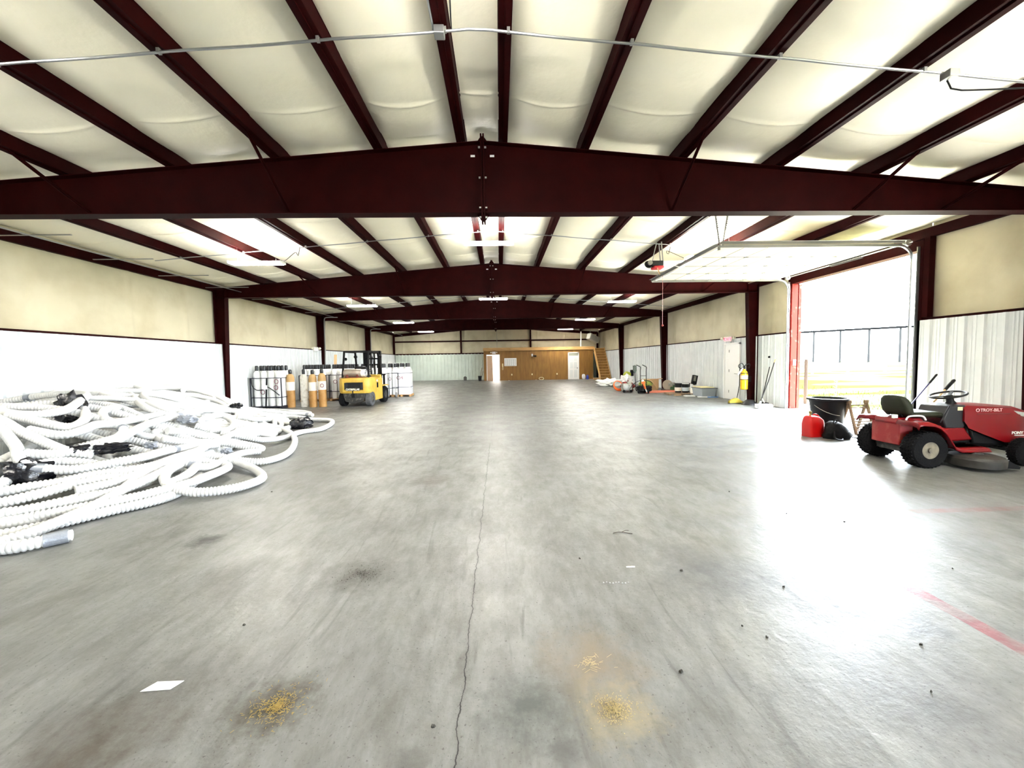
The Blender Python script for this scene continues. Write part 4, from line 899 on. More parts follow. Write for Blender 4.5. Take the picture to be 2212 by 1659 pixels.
cwt = MB(); BZ0, BZ1 = .50, 1.08
# counterweight, rounded back, with a real grille recess
def cw_ring(z, k=1, back=0):
    pts = []
    for x, y in ((-.60, .75), (-.60, .16), (-.54, .05), (-.40, -.02), (.40, -.02), (.54, .05), (.60, .16), (.60, .75)): pts.append((x*k, y+back, z))
    return pts
vs = cw_ring(BZ0+.0, .97, .03)+cw_ring(BZ0+.06)+cw_ring(BZ1-.10, 1, .0)+cw_ring(BZ1-.02, .97, .03)+cw_ring(BZ1, .90, .08)
cwt.add(vs, [(j*8+i, j*8+i+1, (j+1)*8+i+1, (j+1)*8+i) for j in range(4) for i in range(7) if not (i == 3 and j == 1)] + [tuple(range(8))[::-1], tuple(range(32, 40))] + [(j*8+7, j*8, (j+1)*8, (j+1)*8+7) for j in range(4)])
z0, z1 = BZ0+.06, BZ1-.10; gx = .36; g0, g1 = z0+.06, z1-.07
o_ = [(-.40, -.02, z0), (.40, -.02, z0), (.40, -.02, z1), (-.40, -.02, z1), (-gx, -.02, g0), (gx, -.02, g0), (gx, -.02, g1), (-gx, -.02, g1), (-gx+.03, .10, g0+.02), (gx-.03, .10, g0+.02), (gx-.03, .10, g1-.02), (-gx+.03, .10, g1-.02)]
cwt.add(o_, [(0, 1, 5, 4), (1, 2, 6, 5), (2, 3, 7, 6), (3, 0, 4, 7), (4, 5, 9, 8), (5, 6, 10, 9), (6, 7, 11, 10), (7, 4, 8, 11)])
mk('counterweight', cwt, yellow, fk, smooth=40)
gr = MB().box(-gx+.03, gx-.03, .09, .11, g0+.02, g1-.02)
for i in range(6): gr.box(-.30, .30, .04, .09, g0+.10+i*.04, g0+.115+i*.04)
gr.box(-gx+.01, -gx+.10, -.0, .09, g0+.02, g1-.02).box(gx-.10, gx-.01, -.0, .09, g0+.02, g1-.02)
mk('rear_grille', gr, mat('grille_black', (.015, .016, .018), .5), fk, smooth=0)
np_ = mk('name_panel', MB().box(-.28, .24, -.035, -.01, g0-.025, g0+.085), mat('plate_black', (.02, .02, .02), .5), fk, smooth=0)
text('letters', 'CATERPILLAR', .098, mat('letter_cream', (.88, .85, .70), .5), np_, (-.02, -.037, g0-.005), (R_(90), 0, 0), ext=.002, align='CENTER', sx=.86, bold=.003)
mk('tow_pin', MB().tube([(-.02, -.04, .40), (-.02, -.04, .60)], .02, 8).box(-.07, .03, -.05, .02, .34, .50), black, fk)
mk('steer_axle', MB().prism([(-.42, .50), (.42, .50), (.34, .20), (.1, .12), (-.1, .12), (-.34, .20)], .02, .40).cbox((0, .2, .28), (.8, .14, .14)), grime, fk, bevel=.01)
for ya, yb in ((.34, .58), (-.58, -.34)): mk('chassis_side', MB().prism([(.50, .52), (.74, 1.02), (1.45, 1.02), (1.45, .18), (.64, .18), (.55, .50)], ya, yb, Matrix(((0, 1, 0, 0), (1, 0, 0, 0), (0, 0, 1, 0), (0, 0, 0, 1)))), yellow, fk, bevel=.02)
mk('side_vent', MB().box(.581, .59, .74, .95, .66, .86), black, fk, smooth=0)
mk('side_sticker', MB().box(.581, .588, .74, .90, .90, .97), white, fk, smooth=0)
mk('engine_cover', MB().box(-.33, .33, .55, 1.3, .5, 1.02), black, fk, bevel=.03)
mk('front_cowl', MB().box(-.5, .5, 1.45, 1.62, .35, 1.15), yellow, fk, bevel=.02)
mk('front_fender', MB().box(.38, .62, 1.42, 2.1, .68, .72).box(-.62, -.38, 1.42, 2.1, .68, .72), yellow, fk, bevel=.01)
sx = mk('seat', MB().box(-.24, .24, .75, 1.2, 1.02, 1.14).box(-.24, .24, .68, .78, 1.1, 1.5), blackpl, fk, bevel=.04)
swl = mk('steering_wheel', MB().tube([(-.0+.17*math.cos(a), 1.38+.16*math.sin(a), 1.32+.05*math.sin(a)) for a in np.linspace(0, 2*PI, 20)], .014, 6, caps=False).tube([(0, 1.5, 1.1), (0, 1.38, 1.32)], .02, 6), blackpl, fk)
gd = MB()
P4 = {'rl': ((-.50, .22, 1.06), (-.46, .36, 2.05)), 'rr': ((.50, .22, 1.06), (.46, .36, 2.05)), 'fl': ((-.50, 1.60, 1.1), (-.46, 1.36, 2.05)), 'fr': ((.50, 1.60, 1.1), (.46, 1.36, 2.05))}
for a, b in P4.values(): mk('guard_post', MB().bar(a, b, .065, .055), black, fk, smooth=0)
gt_ = MB().bar((-.46, .34, 2.06), (-.46, 1.40, 2.06), .06, .07).bar((.46, .34, 2.06), (.46, 1.40, 2.06), .06, .07)
for i in range(8): gt_.bar((-.46, .36+i*.145, 2.07), (.46, .36+i*.145, 2.07), .035, .05)
mk('overhead_guard', gt_, black, fk, smooth=0)
lp = mk('gas_tank', MB().lathe([(.04, -.40), (.12, -.38), (.155, -.33), (.155, .24), (.13, .30)], 26, Matrix.Translation((-.04, .22, 1.25)) @ Matrix.Rotation(R_(90), 4, 'Y')), mat('tank_dull_silver', (.42, .37, .31), .4, .4, (.28, .20, .15), 3), fk)
mk('tank_collar', MB().lathe([(.12, .27), (.14, .29), (.14, .44), (.125, .44), (.11, .3)], 22, Matrix.Translation((-.04, .22, 1.25)) @ Matrix.Rotation(R_(90), 4, 'Y')), white, lp)
mk('tank_valve', MB().lathe([(.05, .28), (.04, .40), (.02, .43)], 10, Matrix.Translation((-.04, .22, 1.25)) @ Matrix.Rotation(R_(90), 4, 'Y')), galvd, lp)
mk('tank_cradle', MB().box(-.38, .22, .1, .34, 1.07, 1.11).box(-.28, -.23, .05, .39, 1.07, 1.2).box(.1, .15, .05, .39, 1.07, 1.2), mat('cradle_rust', (.16, .03, .02), .6), fk, smooth=0)
ms = MB()
for s in (-1, 1): ms.box(s*.33-.035, s*.33+.035, 1.92, 2.06, .12, 2.12).box(s*.24-.03, s*.24+.03, 2.0, 2.12, .14, 2.10)
for z in (.3, 1.0, 2.08): ms.box(-.36, .36, 1.92, 1.98, z-.05, z+.05)
for z in (1.55, 1.8): ms.box(-.36, .36, 1.94, 1.98, z-.03, z+.03)
ms.box(-.10, -.05, 1.98, 2.04, .3, 2.1).box(.05, .10, 1.98, 2.04, .3, 2.1)
mst = mk('mast', ms, black, fk, smooth=0)
mk('lift_cylinder', MB().tube([(-.14, 1.98, .2), (-.14, 1.98, 1.95)], .035, 10).tube([(.14, 1.98, .2), (.14, 1.98, 1.95)], .035, 10), mat('pale_ram', (.45, .45, .42), .35, .5), mst)
mk('hydraulic_hose', MB().tube(crom([(.05, 1.95, .4), (.08, 1.93, 1.2), (.02, 1.94, 1.9), (-.03, 1.96, 1.5)], .05), .013, 6).tube(crom([(-.06, 1.95, .5), (-.04, 1.92, 1.4), (-.07, 1.94, 1.98)], .05), .013, 6), blackpl, mst)
mk('carriage', MB().box(-.48, .48, 2.12, 2.16, .12, .22).box(-.48, .48, 2.12, 2.16, .50, .60).box(-.45, -.38, 2.1, 2.16, .1, 1.15).box(.38, .45, 2.1, 2.16, .1, 1.15).box(-.48, .48, 2.1, 2.16, 1.1, 1.15), black, fk, smooth=0)
for s in (-1, 1): mk('fork', MB().box(s*.28-.05, s*.28+.05, 2.16, 2.2, .05, .6).box(s*.28-.05, s*.28+.05, 2.2, 3.1, .05, .085), black, fk, smooth=0)
for s in (-1, 1): mk('work_light', MB().lathe([(.05, 0), (.075, .06)], 14, Matrix.Translation((s*.50, 1.42, 1.88)) @ Matrix.Rotation(R_(-90), 4, 'X')).bar((s*.47, 1.4, 1.98), (s*.5, 1.43, 1.9), .02, .02), black, fk)
mk('mirror', MB().lathe([(.02, 0), (.06, .02), (.05, .04)], 12, Matrix.Translation((-.43, .42, 1.78)) @ Matrix.Rotation(R_(90), 4, 'X')), blackpl, fk)

# ---------------- lawn tractor ----------------
mw = thing('lawn_tractor', 'red riding mower with dark seat parked by the right wall', 'riding mower', (6.03, 5.72, 0), R_(-2))
rimm = mat('dusty_rim', (.20, .175, .125), .6, 0, (.06, .05, .04), 9)
for s in (-1, 1): wheel('rear_wheel', (0, s*.355, .255), .255, .22, rubber, rimm, mw, axis='y', tread=1, rim=.47)
for s in (-1, 1): wheel('front_wheel', (1.43, s*.36, .19), .19, .15, rubber, rimm, mw, axis='y', tread=1, rim=.45)
mk('rear_panel', MB().box(-.22, -.02, -.22, .23, .28, .61), redworn, mw, bevel=.015)
mk('transaxle', MB().cbox((0, 0, .25), (.22, .5, .16)).tube([(0, -.3, .255), (0, .3, .255)], .025, 8), grime, mw)
mk('frame', MB().box(.0, 1.75, -.16, .16, .30, .40), black, mw, smooth=0)
def fender(s):
    m = MB(); prof = [(-.23, .60), (-.21, .655), (-.14, .665), (.0, .655), (.10, .615), (.19, .53), (.26, .42), (.32, .32), (.40, .285), (.80, .285)]
    ys = [(s*.17, 0), (s*.40, 0), (s*.47, -.012), (s*.50, -.05)]; n = len(prof); vs = []
    for y, dz in ys:
        for x, z in prof: vs.append((x, y, z+dz))
    return m.add(vs, [(j*n+i, j*n+i+1, (j+1)*n+i+1, (j+1)*n+i) for j in range(len(ys)-1) for i in range(n-1)])
for s in (-1, 1):
    o = mk('fender', fender(s), red, mw, smooth=50); q = o.modifiers.new('thick', 'SOLIDIFY'); q.thickness = .018
mk('fender_deck', MB().prism([(-.23, .60), (-.21, .67), (.12, .68), (.26, .56), (.26, .50), (-.2, .55)], -.18, .18), red, mw, bevel=.015)
mk('body_tunnel', MB().prism([(.22, .58), (.40, .52), (.72, .56), (.88, .34), (.24, .30)], -.21, .21), red, mw, bevel=.03)
mk('running_board', MB().box(.36, .80, -.47, -.18, .262, .285).box(.36, .80, .18, .47, .262, .285), red, mw, bevel=.012)
mk('grab_rail', MB().tube(crom([(-.17, -.26, .66), (-.15, -.28, .715), (.02, -.30, .72), (.06, -.31, .66)], .03), .012, 6), white, mw)
mk('tank_cap', MB().lathe([(.035, 0), (.035, .05), (.03, .055)], 12, Matrix.Translation((-.18, -.1, .665))), white, mw)
st_ = mk('seat', MB().box(-.02, .42, -.22, .22, .68, .76), seatm, mw, bevel=.035)
# backrest: rounded pad leaning back
bk = MB(); rings = []
for k, (z, w, th) in enumerate(((.70, .19, .05), (.76, .215, .072), (.86, .215, .075), (.94, .19, .065), (.985, .14, .045), (1.0, .06, .02))):
    xo = -.04-(z-.74)*.28
    for i in range(16):
        a = 2*PI*i/16; c, s2 = math.cos(a), math.sin(a)
        rings.append((xo+th*math.copysign(abs(c)**.6, c), w*math.copysign(abs(s2)**.6, s2), z))
bk.add(rings, [(j*16+i, j*16+(i+1) % 16, (j+1)*16+(i+1) % 16, (j+1)*16+i) for j in range(5) for i in range(16)]+[tuple(range(16))[::-1], tuple(range(80, 96))])
mk('backrest', bk, seatm, mw, smooth=60)
mk('seat_bracket', MB().bar((-.1, -.1, .70), (-.0, -.1, .78), .05, .03).bar((-.1, .1, .70), (-.0, .1, .78), .05, .03), black, mw, smooth=0)
mk('lift_lever', MB().bar((.32, -.26, .62), (.40, -.30, .86), .02, .012), black, mw, smooth=0)
mk('control_console', MB().prism([(.50, .84), (.74, .86), (.78, .60), (.72, .50), (.46, .52), (.42, .66)], -.21, .21), mat('console_black', (.018, .018, .022), .35), mw, bevel=.02)
mk('console_sticker', MB().box(.62, .69, -.214, -.21, .78, .83), mat('pale_yellow', (.8, .72, .4), .6), mw, smooth=0)
col_ = mk('steering_column', MB().lathe([(.075, 0), (.045, .06), (.04, .14)], 16, Matrix.Translation((.75, 0, .84)) @ Matrix.Rotation(R_(-14), 4, 'Y')), blackpl, mw)
Ms = Matrix.Translation((.70, 0, .99)) @ Matrix.Rotation(R_(-14), 4, 'Y')
swv = MB().tube([Ms @ Vector((.195*math.cos(a), .195*math.sin(a), 0)) for a in np.linspace(0, 2*PI, 40)], .0145, 8, caps=False)
for a in (.5, 2.6, 4.7): swv.bar(Ms @ Vector((0, 0, -.02)), Ms @ Vector((.19*math.cos(a), .19*math.sin(a), 0)), .035, .014)
swv.lathe([(.05, -.04), (.05, -.01), (.03, .0)], 14, Ms)
mk('steering_wheel', swv, blackpl, mw)
# hood as lofted sections along its length
hd = MB(); sec = []
S_ = [(.70, .845, .62, .235), (.76, .868, .52, .245), (.95, .864, .44, .25), (1.15, .855, .36, .25), (1.28, .845, .31, .25), (1.50, .82, .31, .24), (1.66, .77, .30, .215), (1.76, .69, .30, .18), (1.80, .55, .33, .14)]
for x, zt_, zb_, w in S_:
    hh = zt_-zb_
    for y, z in ((-w, zb_), (-w*1.0, zb_+hh*.45), (-w*.97, zb_+hh*.78), (-w*.86, zb_+hh*.94), (-w*.5, zt_), (w*.5, zt_), (w*.86, zb_+hh*.94), (w*.97, zb_+hh*.78), (w, zb_+hh*.45), (w, zb_)): sec.append((x, y, z))
hd.add(sec, [(j*10+i, j*10+i+1, (j+1)*10+i+1, (j+1)*10+i) for j in range(8) for i in range(9)]+[tuple(range(10))[::-1], tuple(range(80, 90))])
ho = mk('hood', hd, red, mw, smooth=40, bevel=0)
mk('hood_crease', MB().box(.86, 1.34, -.2515, -.246, .725, .733), mat('crease_dark_red', (.10, .006, .008), .4), ho, smooth=0)
mk('headlight', MB().prism([(1.42, .765), (1.60, .735), (1.66, .66), (1.50, .69)], -.232, -.20), mat('lens_grey', (.45, .47, .46), .15), ho, bevel=.006)
text('letters', 'TROY-BILT', .062, mat('letter_pink', (.75, .45, .47), .5), ho, (.90, -.2535, .765), (R_(90), 0, 0), ext=.001, sx=1.05, bold=.001)
mk('logo_ring', MB().tube([(.865+.022*math.cos(a), -.252, .785+.022*math.sin(a)) for a in np.linspace(0, 2*PI, 16)], .005, 5, caps=False), MATS['letter_pink'], ho)
text('letters', 'PONY', .055, white, ho, (1.37, -.252, .43), (R_(90), 0, R_(0)), ext=.001, sx=1.1, bold=.002)
mk('letter_bar', MB().box(1.42, 1.58, -.2505, -.243, .405, .413), white, ho, smooth=0)
mk('engine', MB().cbox((1.05, 0, .46), (.5, .34, .22)), blackpl, mw, bevel=.03)
mk('exhaust_shroud', MB().prism([(.84, .50), (1.3, .40), (1.5, .32), (1.4, .24), (.88, .28)], -.20, .20), black, mw, bevel=.02)
mk('front_axle', MB().bar((1.43, -.32, .19), (1.43, .32, .19), .05, .05).cbox((1.42, 0, .27), (.16, .24, .12)), black, mw, smooth=0)
dk = MB()
for yy in (-.46, .06): dk.lathe([(.0, -.12), (.285, -.12), (.29, -.02), (.27, .01), (.20, .03), (.08, .035), (.06, .06), (0, .06)], 36, Matrix.Translation((.62, yy, .17)))
dk.box(.36, .88, -.46, .06, .05, .17)
dko = mk('mowing_deck', dk, mat('deck_dusty_black', (.012, .011, .010), .6, 0, (.05, .045, .038), 6), mw)
mk('discharge_chute', MB().prism([(.80, .17), (1.0, .06), (.99, .03), (.78, .05)], -.66, -.40), blackpl, dko, smooth=0)
mk('belt_pulley', MB().lathe([(.05, 0), (.06, .02), (.05, .04), (.02, .05)], 14, Matrix.Translation((.66, -.22, .20))), grime, dko)
mk('front_gauge_wheel', MB().lathe([(.05, -.02), (.055, 0), (.05, .02)], 12, Matrix.Translation((.96, -.28, .06)) @ Matrix.Rotation(R_(90), 4, 'X')), blackpl, dko)
mk('deck_link', MB().bar((.85, -.2, .20), (1.38, -.15, .26), .02, .01), black, mw, smooth=0)

# ---------------- things near the garage opening ----------------
gc = thing('gas_can', 'bright red plastic fuel can on the floor beside the black tub', 'fuel can', (6.27, 7.66, 0), R_(8))
prof = [(-.17, -.12), (.17, -.12), (.17, .12), (-.17, .12)]
b_ = MB(); L8 = []
for z, kx, ky, ox in ((0, 1, 1, 0), (.26, 1.0, 1.0, 0), (.33, .94, .9, 0), (.39, .70, .75, -.03), (.42, .35, .5, -.06)):
    for i in range(20):
        a = 2*PI*i/20; c, s2 = math.cos(a), math.sin(a)
        L8.append((ox+.175*kx*math.copysign(abs(c)**.4, c), .125*ky*math.copysign(abs(s2)**.4, s2), z))
b_.add(L8, [(j*20+i, j*20+(i+1) % 20, (j+1)*20+(i+1) % 20, (j+1)*20+i) for j in range(4) for i in range(20)]+[tuple(range(20))[::-1], tuple(range(80, 100))])
mk('can_body', b_, canred, gc, bevel=0, smooth=45)
mk('handle', MB().tube(crom([(-.02, 0, .40), (.04, 0, .44), (.12, 0, .40), (.14, 0, .33)], .02), .018, 8), canred, gc)
mk('spout_cap', MB().tube([(-.07, 0, .41), (-.07, 0, .47)], .022, 10).ico((-.07, 0, .485), .03), mat('cap_dull_yellow', (.30, .26, .08), .5), gc)
mk('lower_nozzle', MB().tube([(.17, -.06, .06), (.24, -.1, .12)], .016, 8), MATS['opener_red'], gc)
tub = thing('garbage_tub', 'large black round plastic tub standing in the garage opening', 'tub', (7.07, 8.25, 0))
mk('tub_body', MB().lathe([(.24, 0), (.25, .01), (.335, .66), (.355, .665), (.36, .70), (.33, .70), (.325, .66), (.24, .03), (.0, .03)], 40), blackpl, tub, smooth=40)
mk('rim', MB().lathe([(.345, .655), (.375, .66), (.375, .70), (.345, .705)], 40, closed=True), blackpl, tub)
mk('wire_handle', MB().tube([(-.33*math.cos(a), -.35*math.sin(a)-.0, .58-.22*math.sin(a)) for a in np.linspace(.1, PI/2-.1, 12)], .006, 6), galvd, tub)
bg_ = thing('black_backpack', 'black soft bag slumped on the floor in front of the black tub', 'bag', (6.55, 7.42, 0), R_(10))
bb = MB(); rings = []
for k, (z, rx_, ry_, ox) in enumerate(((0, .24, .17, 0), (.05, .27, .19, .02), (.14, .23, .17, -.01), (.22, .20, .14, -.05), (.29, .15, .11, -.08), (.335, .07, .05, -.09))):
    for i in range(18):
        a = 2*PI*i/18; q = 1+.06*math.sin(a*5+k*2)+.05*math.sin(a*3-k)
        rings.append((ox+rx_*q*math.cos(a)+(.07 if k < 2 and math.cos(a) > .8 else 0), ry_*q*math.sin(a), z))
bb.add(rings, [(j*18+i, j*18+(i+1) % 18, (j+1)*18+(i+1) % 18, (j+1)*18+i) for j in range(5) for i in range(18)]+[tuple(range(18))[::-1], tuple(range(90, 108))])
mk('bag_body', bb, mat('bag_nylon', (.003, .003, .0035), .6, spec=.2, bump=.5, bscale=18), bg_, smooth=60)
mk('strap', MB().tube(crom([(-.2, -.12, .16), (-.28, -.2, .05), (-.2, -.26, .02), (-.1, -.2, .03)], .02), .013, 6), black, bg_); mk('strap_tail', MB().tube(crom([(.22, -.12, .03), (.30, -.18, .012), (.36, -.16, .012)], .02), .009, 6), black, bg_)
mk('top_handle', MB().tube(crom([(-.15, -.04, .31), (-.1, -.06, .38), (-.04, -.04, .31)], .015), .01, 6), black, bg_); mk('white_tag', MB().cbox((.10, -.17, .15), (.06, .004, .012)), white, bg_, smooth=0)
sl = thing('folding_rack', 'weathered wooden folding rack with slats between the tub and the mower', 'wooden rack', (7.45, 7.95, 0), R_(5))
for sx_ in (-1, 1):
    mk('leg', MB().bar((sx_*.22-.03, -.22, 0), (sx_*.20, .0, .62), .035, .05).bar((sx_*.22+.03, .22, 0), (sx_*.20, .0, .62), .035, .05), wood, sl, smooth=0)
    mk('top_knob', MB().cbox((sx_*.20, 0, .64), (.09, .05, .07)), wood, sl, bevel=.01)
mk('top_rail', MB().bar((-.2, 0, .57), (.2, 0, .57), .03, .025).bar((-.2, 0, .52), (.2, 0, .52), .03, .02), wood, sl, smooth=0)
for i in range(5): mk('slat', MB().bar((-.2, -.17+i*.02, .08+i*.055), (.2, -.17+i*.02, .08+i*.055), .03, .02), wood, sl, smooth=0)
pl_ = thing('grey_pail', 'grey pail with white rim standing behind the mower rear wheel', 'pail', (6.85, 6.95, 0))
mk('pail_body', MB().lathe([(.13, 0), (.15, .34), (.14, .34), (.12, .02), (0, .02)], 24), mat('pail_grey', (.09, .10, .10), .5), pl_); mk('rim', MB().lathe([(.15, .33), (.165, .34), (.165, .365), (.15, .37)], 24, closed=True), white, pl_)
def leaning_tool(nm, lab, a, b, m1, m2, gl=.28, r=.014, cat='tool handle'):
    t = thing(nm, lab, cat, a); d = Vector(b)-Vector(a); L = d.length
    mk('shaft', MB().tube([(0, 0, 0), tuple(d*(1-gl/L))], r, 8), m1, t); mk('grip', MB().tube([tuple(d*(1-gl/L)), tuple(d*(1-.02/L)), tuple(d)], [r*1.6, r*1.7, r*1.0], 10), m2, t)
    return t
t_ = leaning_tool('rake', 'thin navy-handled tool leaning on the wall behind the mower seat', (8.05, 7.85, .05), (8.84, 7.69, 1.20), navy, black, .22, .011); mk('rake_head', MB().bar((-.2, -.02, 0), (.2, .02, 0), .03, .04), galvd, t_, smooth=0)
t_ = leaning_tool('shovel', 'wooden-handled shovel with thick black grip leaning behind the steering wheel', (7.55, 7.15, .05), (8.84, 7.38, 1.10), tanw, blackpl, .30, .017, 'shovel'); mk('blade', MB().prism([(-.11, 0), (.11, 0), (.10, .24), (-.10, .24)], -.01, .01), tanw, t_, bevel=.005)
solo('brown_sack', MB().ico((0, 0, .36), .24, None, 3, .04, 8, (1, .8, 1.5), zmin=0), mat('sack_brown', (.30, .21, .13), .8), 'brown sack standing against the wall behind the mower', 'sack', (8.35, 6.55, 0), smooth=60)
# red and brown cords lying beyond the front wheel
crd = MB().tube(crom([(0, 0, .012), (.25, .1, .012), (.5, -.05, .012), (.75, .1, .012), (.4, .2, .012), (.1, .12, .012), (.55, .05, .02)], .03), .011, 6)
solo('extension_cord', crd, redworn, 'red cord lying on the floor behind the mower deck', 'cord', (7.15, 6.45, 0))

# ---------------- clutter along the right wall ----------------
hk = thing('hand_truck', 'black hand truck with curved handles and grey-hubbed wheels', 'hand truck', (6.70, 18.15, 0), R_(-14))
for s in (-1, 1):
    mk('frame_tube', MB().tube(crom([(s*.13, .02, .12), (s*.13, .05, .60), (s*.13, .08, 1.05), (s*.13, -.0, 1.22), (s*.13-.13, -.12, 1.30), (s*.13-.20, -.16, 1.33)], .04), .016, 8), black, hk)
    wheel('wheel', (s*.22, -.02, .135), .135, .07, rubber, mat('hub_grey', (.45, .46, .48), .5), hk, rim=.5)
mk('crossbar', MB().bar((-.13, .05, .55), (.13, .05, .55), .03, .02).bar((-.13, .06, .82), (.13, .06, .82), .03, .02).bar((-.13, .03, .22), (.13, .03, .22), .03, .02), black, hk, smooth=0)
mk('toe_plate', MB().box(-.2, .2, -.18, .02, .01, .02), black, hk, smooth=0); mk('axle', MB().bar((-.24, -.02, .135), (.24, -.02, .135), .02, .02), black, hk, smooth=0)
sh = thing('upright_shovel', 'black shovel standing blade-up left of the hand truck', 'shovel', (6.50, 18.75, 0), R_(10))
mk('shaft', MB().tube([(.06, 0, .1), (.0, 0, .98)], .018, 8), black, sh)
mk('blade', MB().prism([(-.03, .94), (.03, .94), (.10, 1.06), (.09, 1.28), (.0, 1.31), (-.10, 1.29), (-.09, 1.06)], -.012, .012), mat('dark_green_steel', (.04, .05, .04), .5, 0, (.10, .13, .10), 20), sh, bevel=.004)
crumple((6.75, 23.9, .16), .75, (1.1, .9, .36), 31, 'big flat heap of white sheeting on the floor before the stairs', mat('white_sheet', (.85, .85, .83), .6), 'sheet', 'white_sheeting')
crumple((7.35, 22.6, .38), .38, (.9, .8, .9), 32, 'white plastic sheet bunched up behind the orange coil', MATS['white_sheet'], 'sheet', 'white_sheeting')
oc = MB()
for k in range(5): oc.tube([(.0+.26*math.cos(a)*(1-.04*k), .16*math.sin(a), .26+.24*math.sin(a)*(1-.05*k)+.01*k) for a in np.linspace(0, 2*PI, 22)][:22], .022, 6)
oc.v = [(x+.04*math.sin(y*9), y+.03*i % 3*.01, z) for i, (x, y, z) in enumerate(oc.v)]
solo('orange_cable_coil', oc, orange, 'orange extension cable coil standing on the clutter by the right wall', 'cable coil', (6.05, 19.9, 0), R_(15))
crumple((6.45, 19.6, .25), .30, (1.1, .8, .8), 33, 'dark red folded cloth beside the orange cable coil', mat('dark_red_cloth', (.18, .02, .02), .8), 'cloth', 'red_cloth')
eng = thing('engine_block', 'grey dusty machine motor lying in the clutter left of the hand truck', 'motor', (6.15, 18.9, 0))
mk('block', MB().cbox((0, 0, .26), (.46, .36, .34)).cbox((.12, -.05, .48), (.2, .2, .12)), greyfab, eng, bevel=.04)
mk('cylinder_fins', MB().lathe([(.13, -.02), (.15, 0), (.13, .02), (.15, .04), (.13, .06), (.15, .08), (.12, .1)], 18, Matrix.Translation((-.1, -.2, .26)) @ Matrix.Rotation(R_(90), 4, 'X')), galvd, eng)
for x in (-.18, .16): mk('wheel', MB().lathe([(.06, -.02), (.07, 0), (.06, .02)], 14, Matrix.Translation((x, -.18, .07)) @ Matrix.Rotation(R_(90), 4, 'X')), rubber, eng)
tl = thing('string_trimmer', 'motor tool with orange housing leaning on the hand truck', 'power tool', (6.62, 17.95, 0), R_(20))
mk('housing', MB().cbox((0, 0, .52), (.13, .14, .12)).bar((0, 0, .50), (.10, -.02, .22), .11, .06), orange, tl, bevel=.02)
mk('arm', MB().bar((.10, -.02, .24), (.18, -.03, .08), .05, .03), white, tl, smooth=0); mk('motor_head', MB().ico((-.03, 0, .60), .06), white, tl)
mk('handle_tube', MB().tube(crom([(-.6, .3, .12), (-.4, .2, .45), (-.1, .05, .62), (.35, 0, .58), (.6, .1, .45)], .05), .014, 6), black, tl)
crumple((6.95, 18.55, .42), .24, (1.3, .7, .7), 34, 'yellow-green patterned bag behind the hand truck', greenpl, 'bag', 'green_bag')
crumple((6.85, 18.5, .2), .28, (1.2, .8, .7), 36, 'black tarpaulin bundle under the yellow-green bag', blackpl, 'tarpaulin', 'black_bundle')
cx_ = thing('cardboard_box', 'open brown cardboard box by the column of the third steel frame', 'cardboard box', (7.75, 19.9, 0), R_(-12))
mk('box_body', MB().box(-.32, .32, -.25, .25, .10, .58).box(-.3, .3, -.22, .22, .0, .1), card, cx_, smooth=0)
mk('flap', MB().bar((-.3, -.25, .58), (-.36, -.36, .42), .5, .01, (0, 0, 1)).bar((.32, 0, .58), (.52, .0, .60), .45, .01, (0, 0, 1)), card, cx_, smooth=0)
solo('bent_branch', MB().tube(crom([(-.3, 0, .60), (0, -.05, .52), (.2, -.05, .3), (.35, 0, .04)], .05), .018, 6), tanw, 'pale bent strip lying over the cardboard box', 'strip', (7.55, 19.5, 0))
cl2 = thing('chop_saw', 'round-bladed saw in the clutter right of the cardboard box', 'saw', (8.30, 19.2, 0))
mk('blade_guard', MB().lathe([(.24, -.03), (.26, 0), (.24, .03)], 22, Matrix.Translation((0, 0, .30)) @ Matrix.Rotation(R_(80), 4, 'X')), mat('dull_tan_metal', (.34, .28, .22), .5), cl2)
mk('motor', MB().cbox((.2, .05, .34), (.36, .2, .16)), greyfab, cl2, bevel=.03); mk('saw_base', MB().box(-.25, .35, -.15, .2, .0, .08), black, cl2, smooth=0)
crumple((8.55, 18.8, .16), .2, (1.3, .8, .7), 35, 'dark green folded cloth beside the round-bladed saw', mat('dark_green_cloth', (.03, .09, .03), .8), 'cloth', 'green_cloth')
solo('orange_mat', MB().add([(-.9, -.3, .01), (.9, -.25, .01), (1.0, .3, .01), (-.7, .35, .01), (-.8, -.2, .06), (.7, -.15, .05), (.85, .2, .09), (-.6, .25, .08)], [(0, 1, 5, 4), (1, 2, 6, 5), (2, 3, 7, 6), (3, 0, 4, 7), (4, 5, 6, 7), (0, 3, 2, 1)]), mat('faded_orange', (.70, .20, .12), .7), 'faded orange sheet lying flat right of the hand truck', 'sheet', (7.75, 18.55, 0), smooth=0)
pal = thing('flat_pallet', 'low wooden pallet scraps under the black buckets by the right wall', 'pallet', (8.05, 17.3, 0), R_(-8))
p = MB()
for i in range(6): p.box(-.6, .6, -.45+i*.16, -.36+i*.16, .05, .07)
for i in range(3): p.box(-.6+i*.55, -.5+i*.55, -.45, .45, 0, .05)
mk('boards', p, wood, pal, smooth=0)
for i, (x, y, w) in enumerate(((8.02, 17.45, 'left'), (8.30, 17.35, 'middle'), (8.45, 17.55, 'right'))):
    t = thing('black_bucket', 'black pail of sealant on the pallet scraps, the %s one of three' % w, 'bucket', (x, y, .071), group='black pails on the pallet scraps')
    mk('bucket_body', MB().lathe([(.13, 0), (.15, .38), (.155, .40)], 22), blackpl, t); mk('lid', MB().lathe([(.157, .39), (.157, .42), (.0, .42)], 22), blackpl if i != 1 else white, t)
    mk('label', MB().lathe([(.146, .08), (.152, .24)], 22), mat('pale_label', (.55, .62, .68), .6) if i == 1 else palelabel, t)
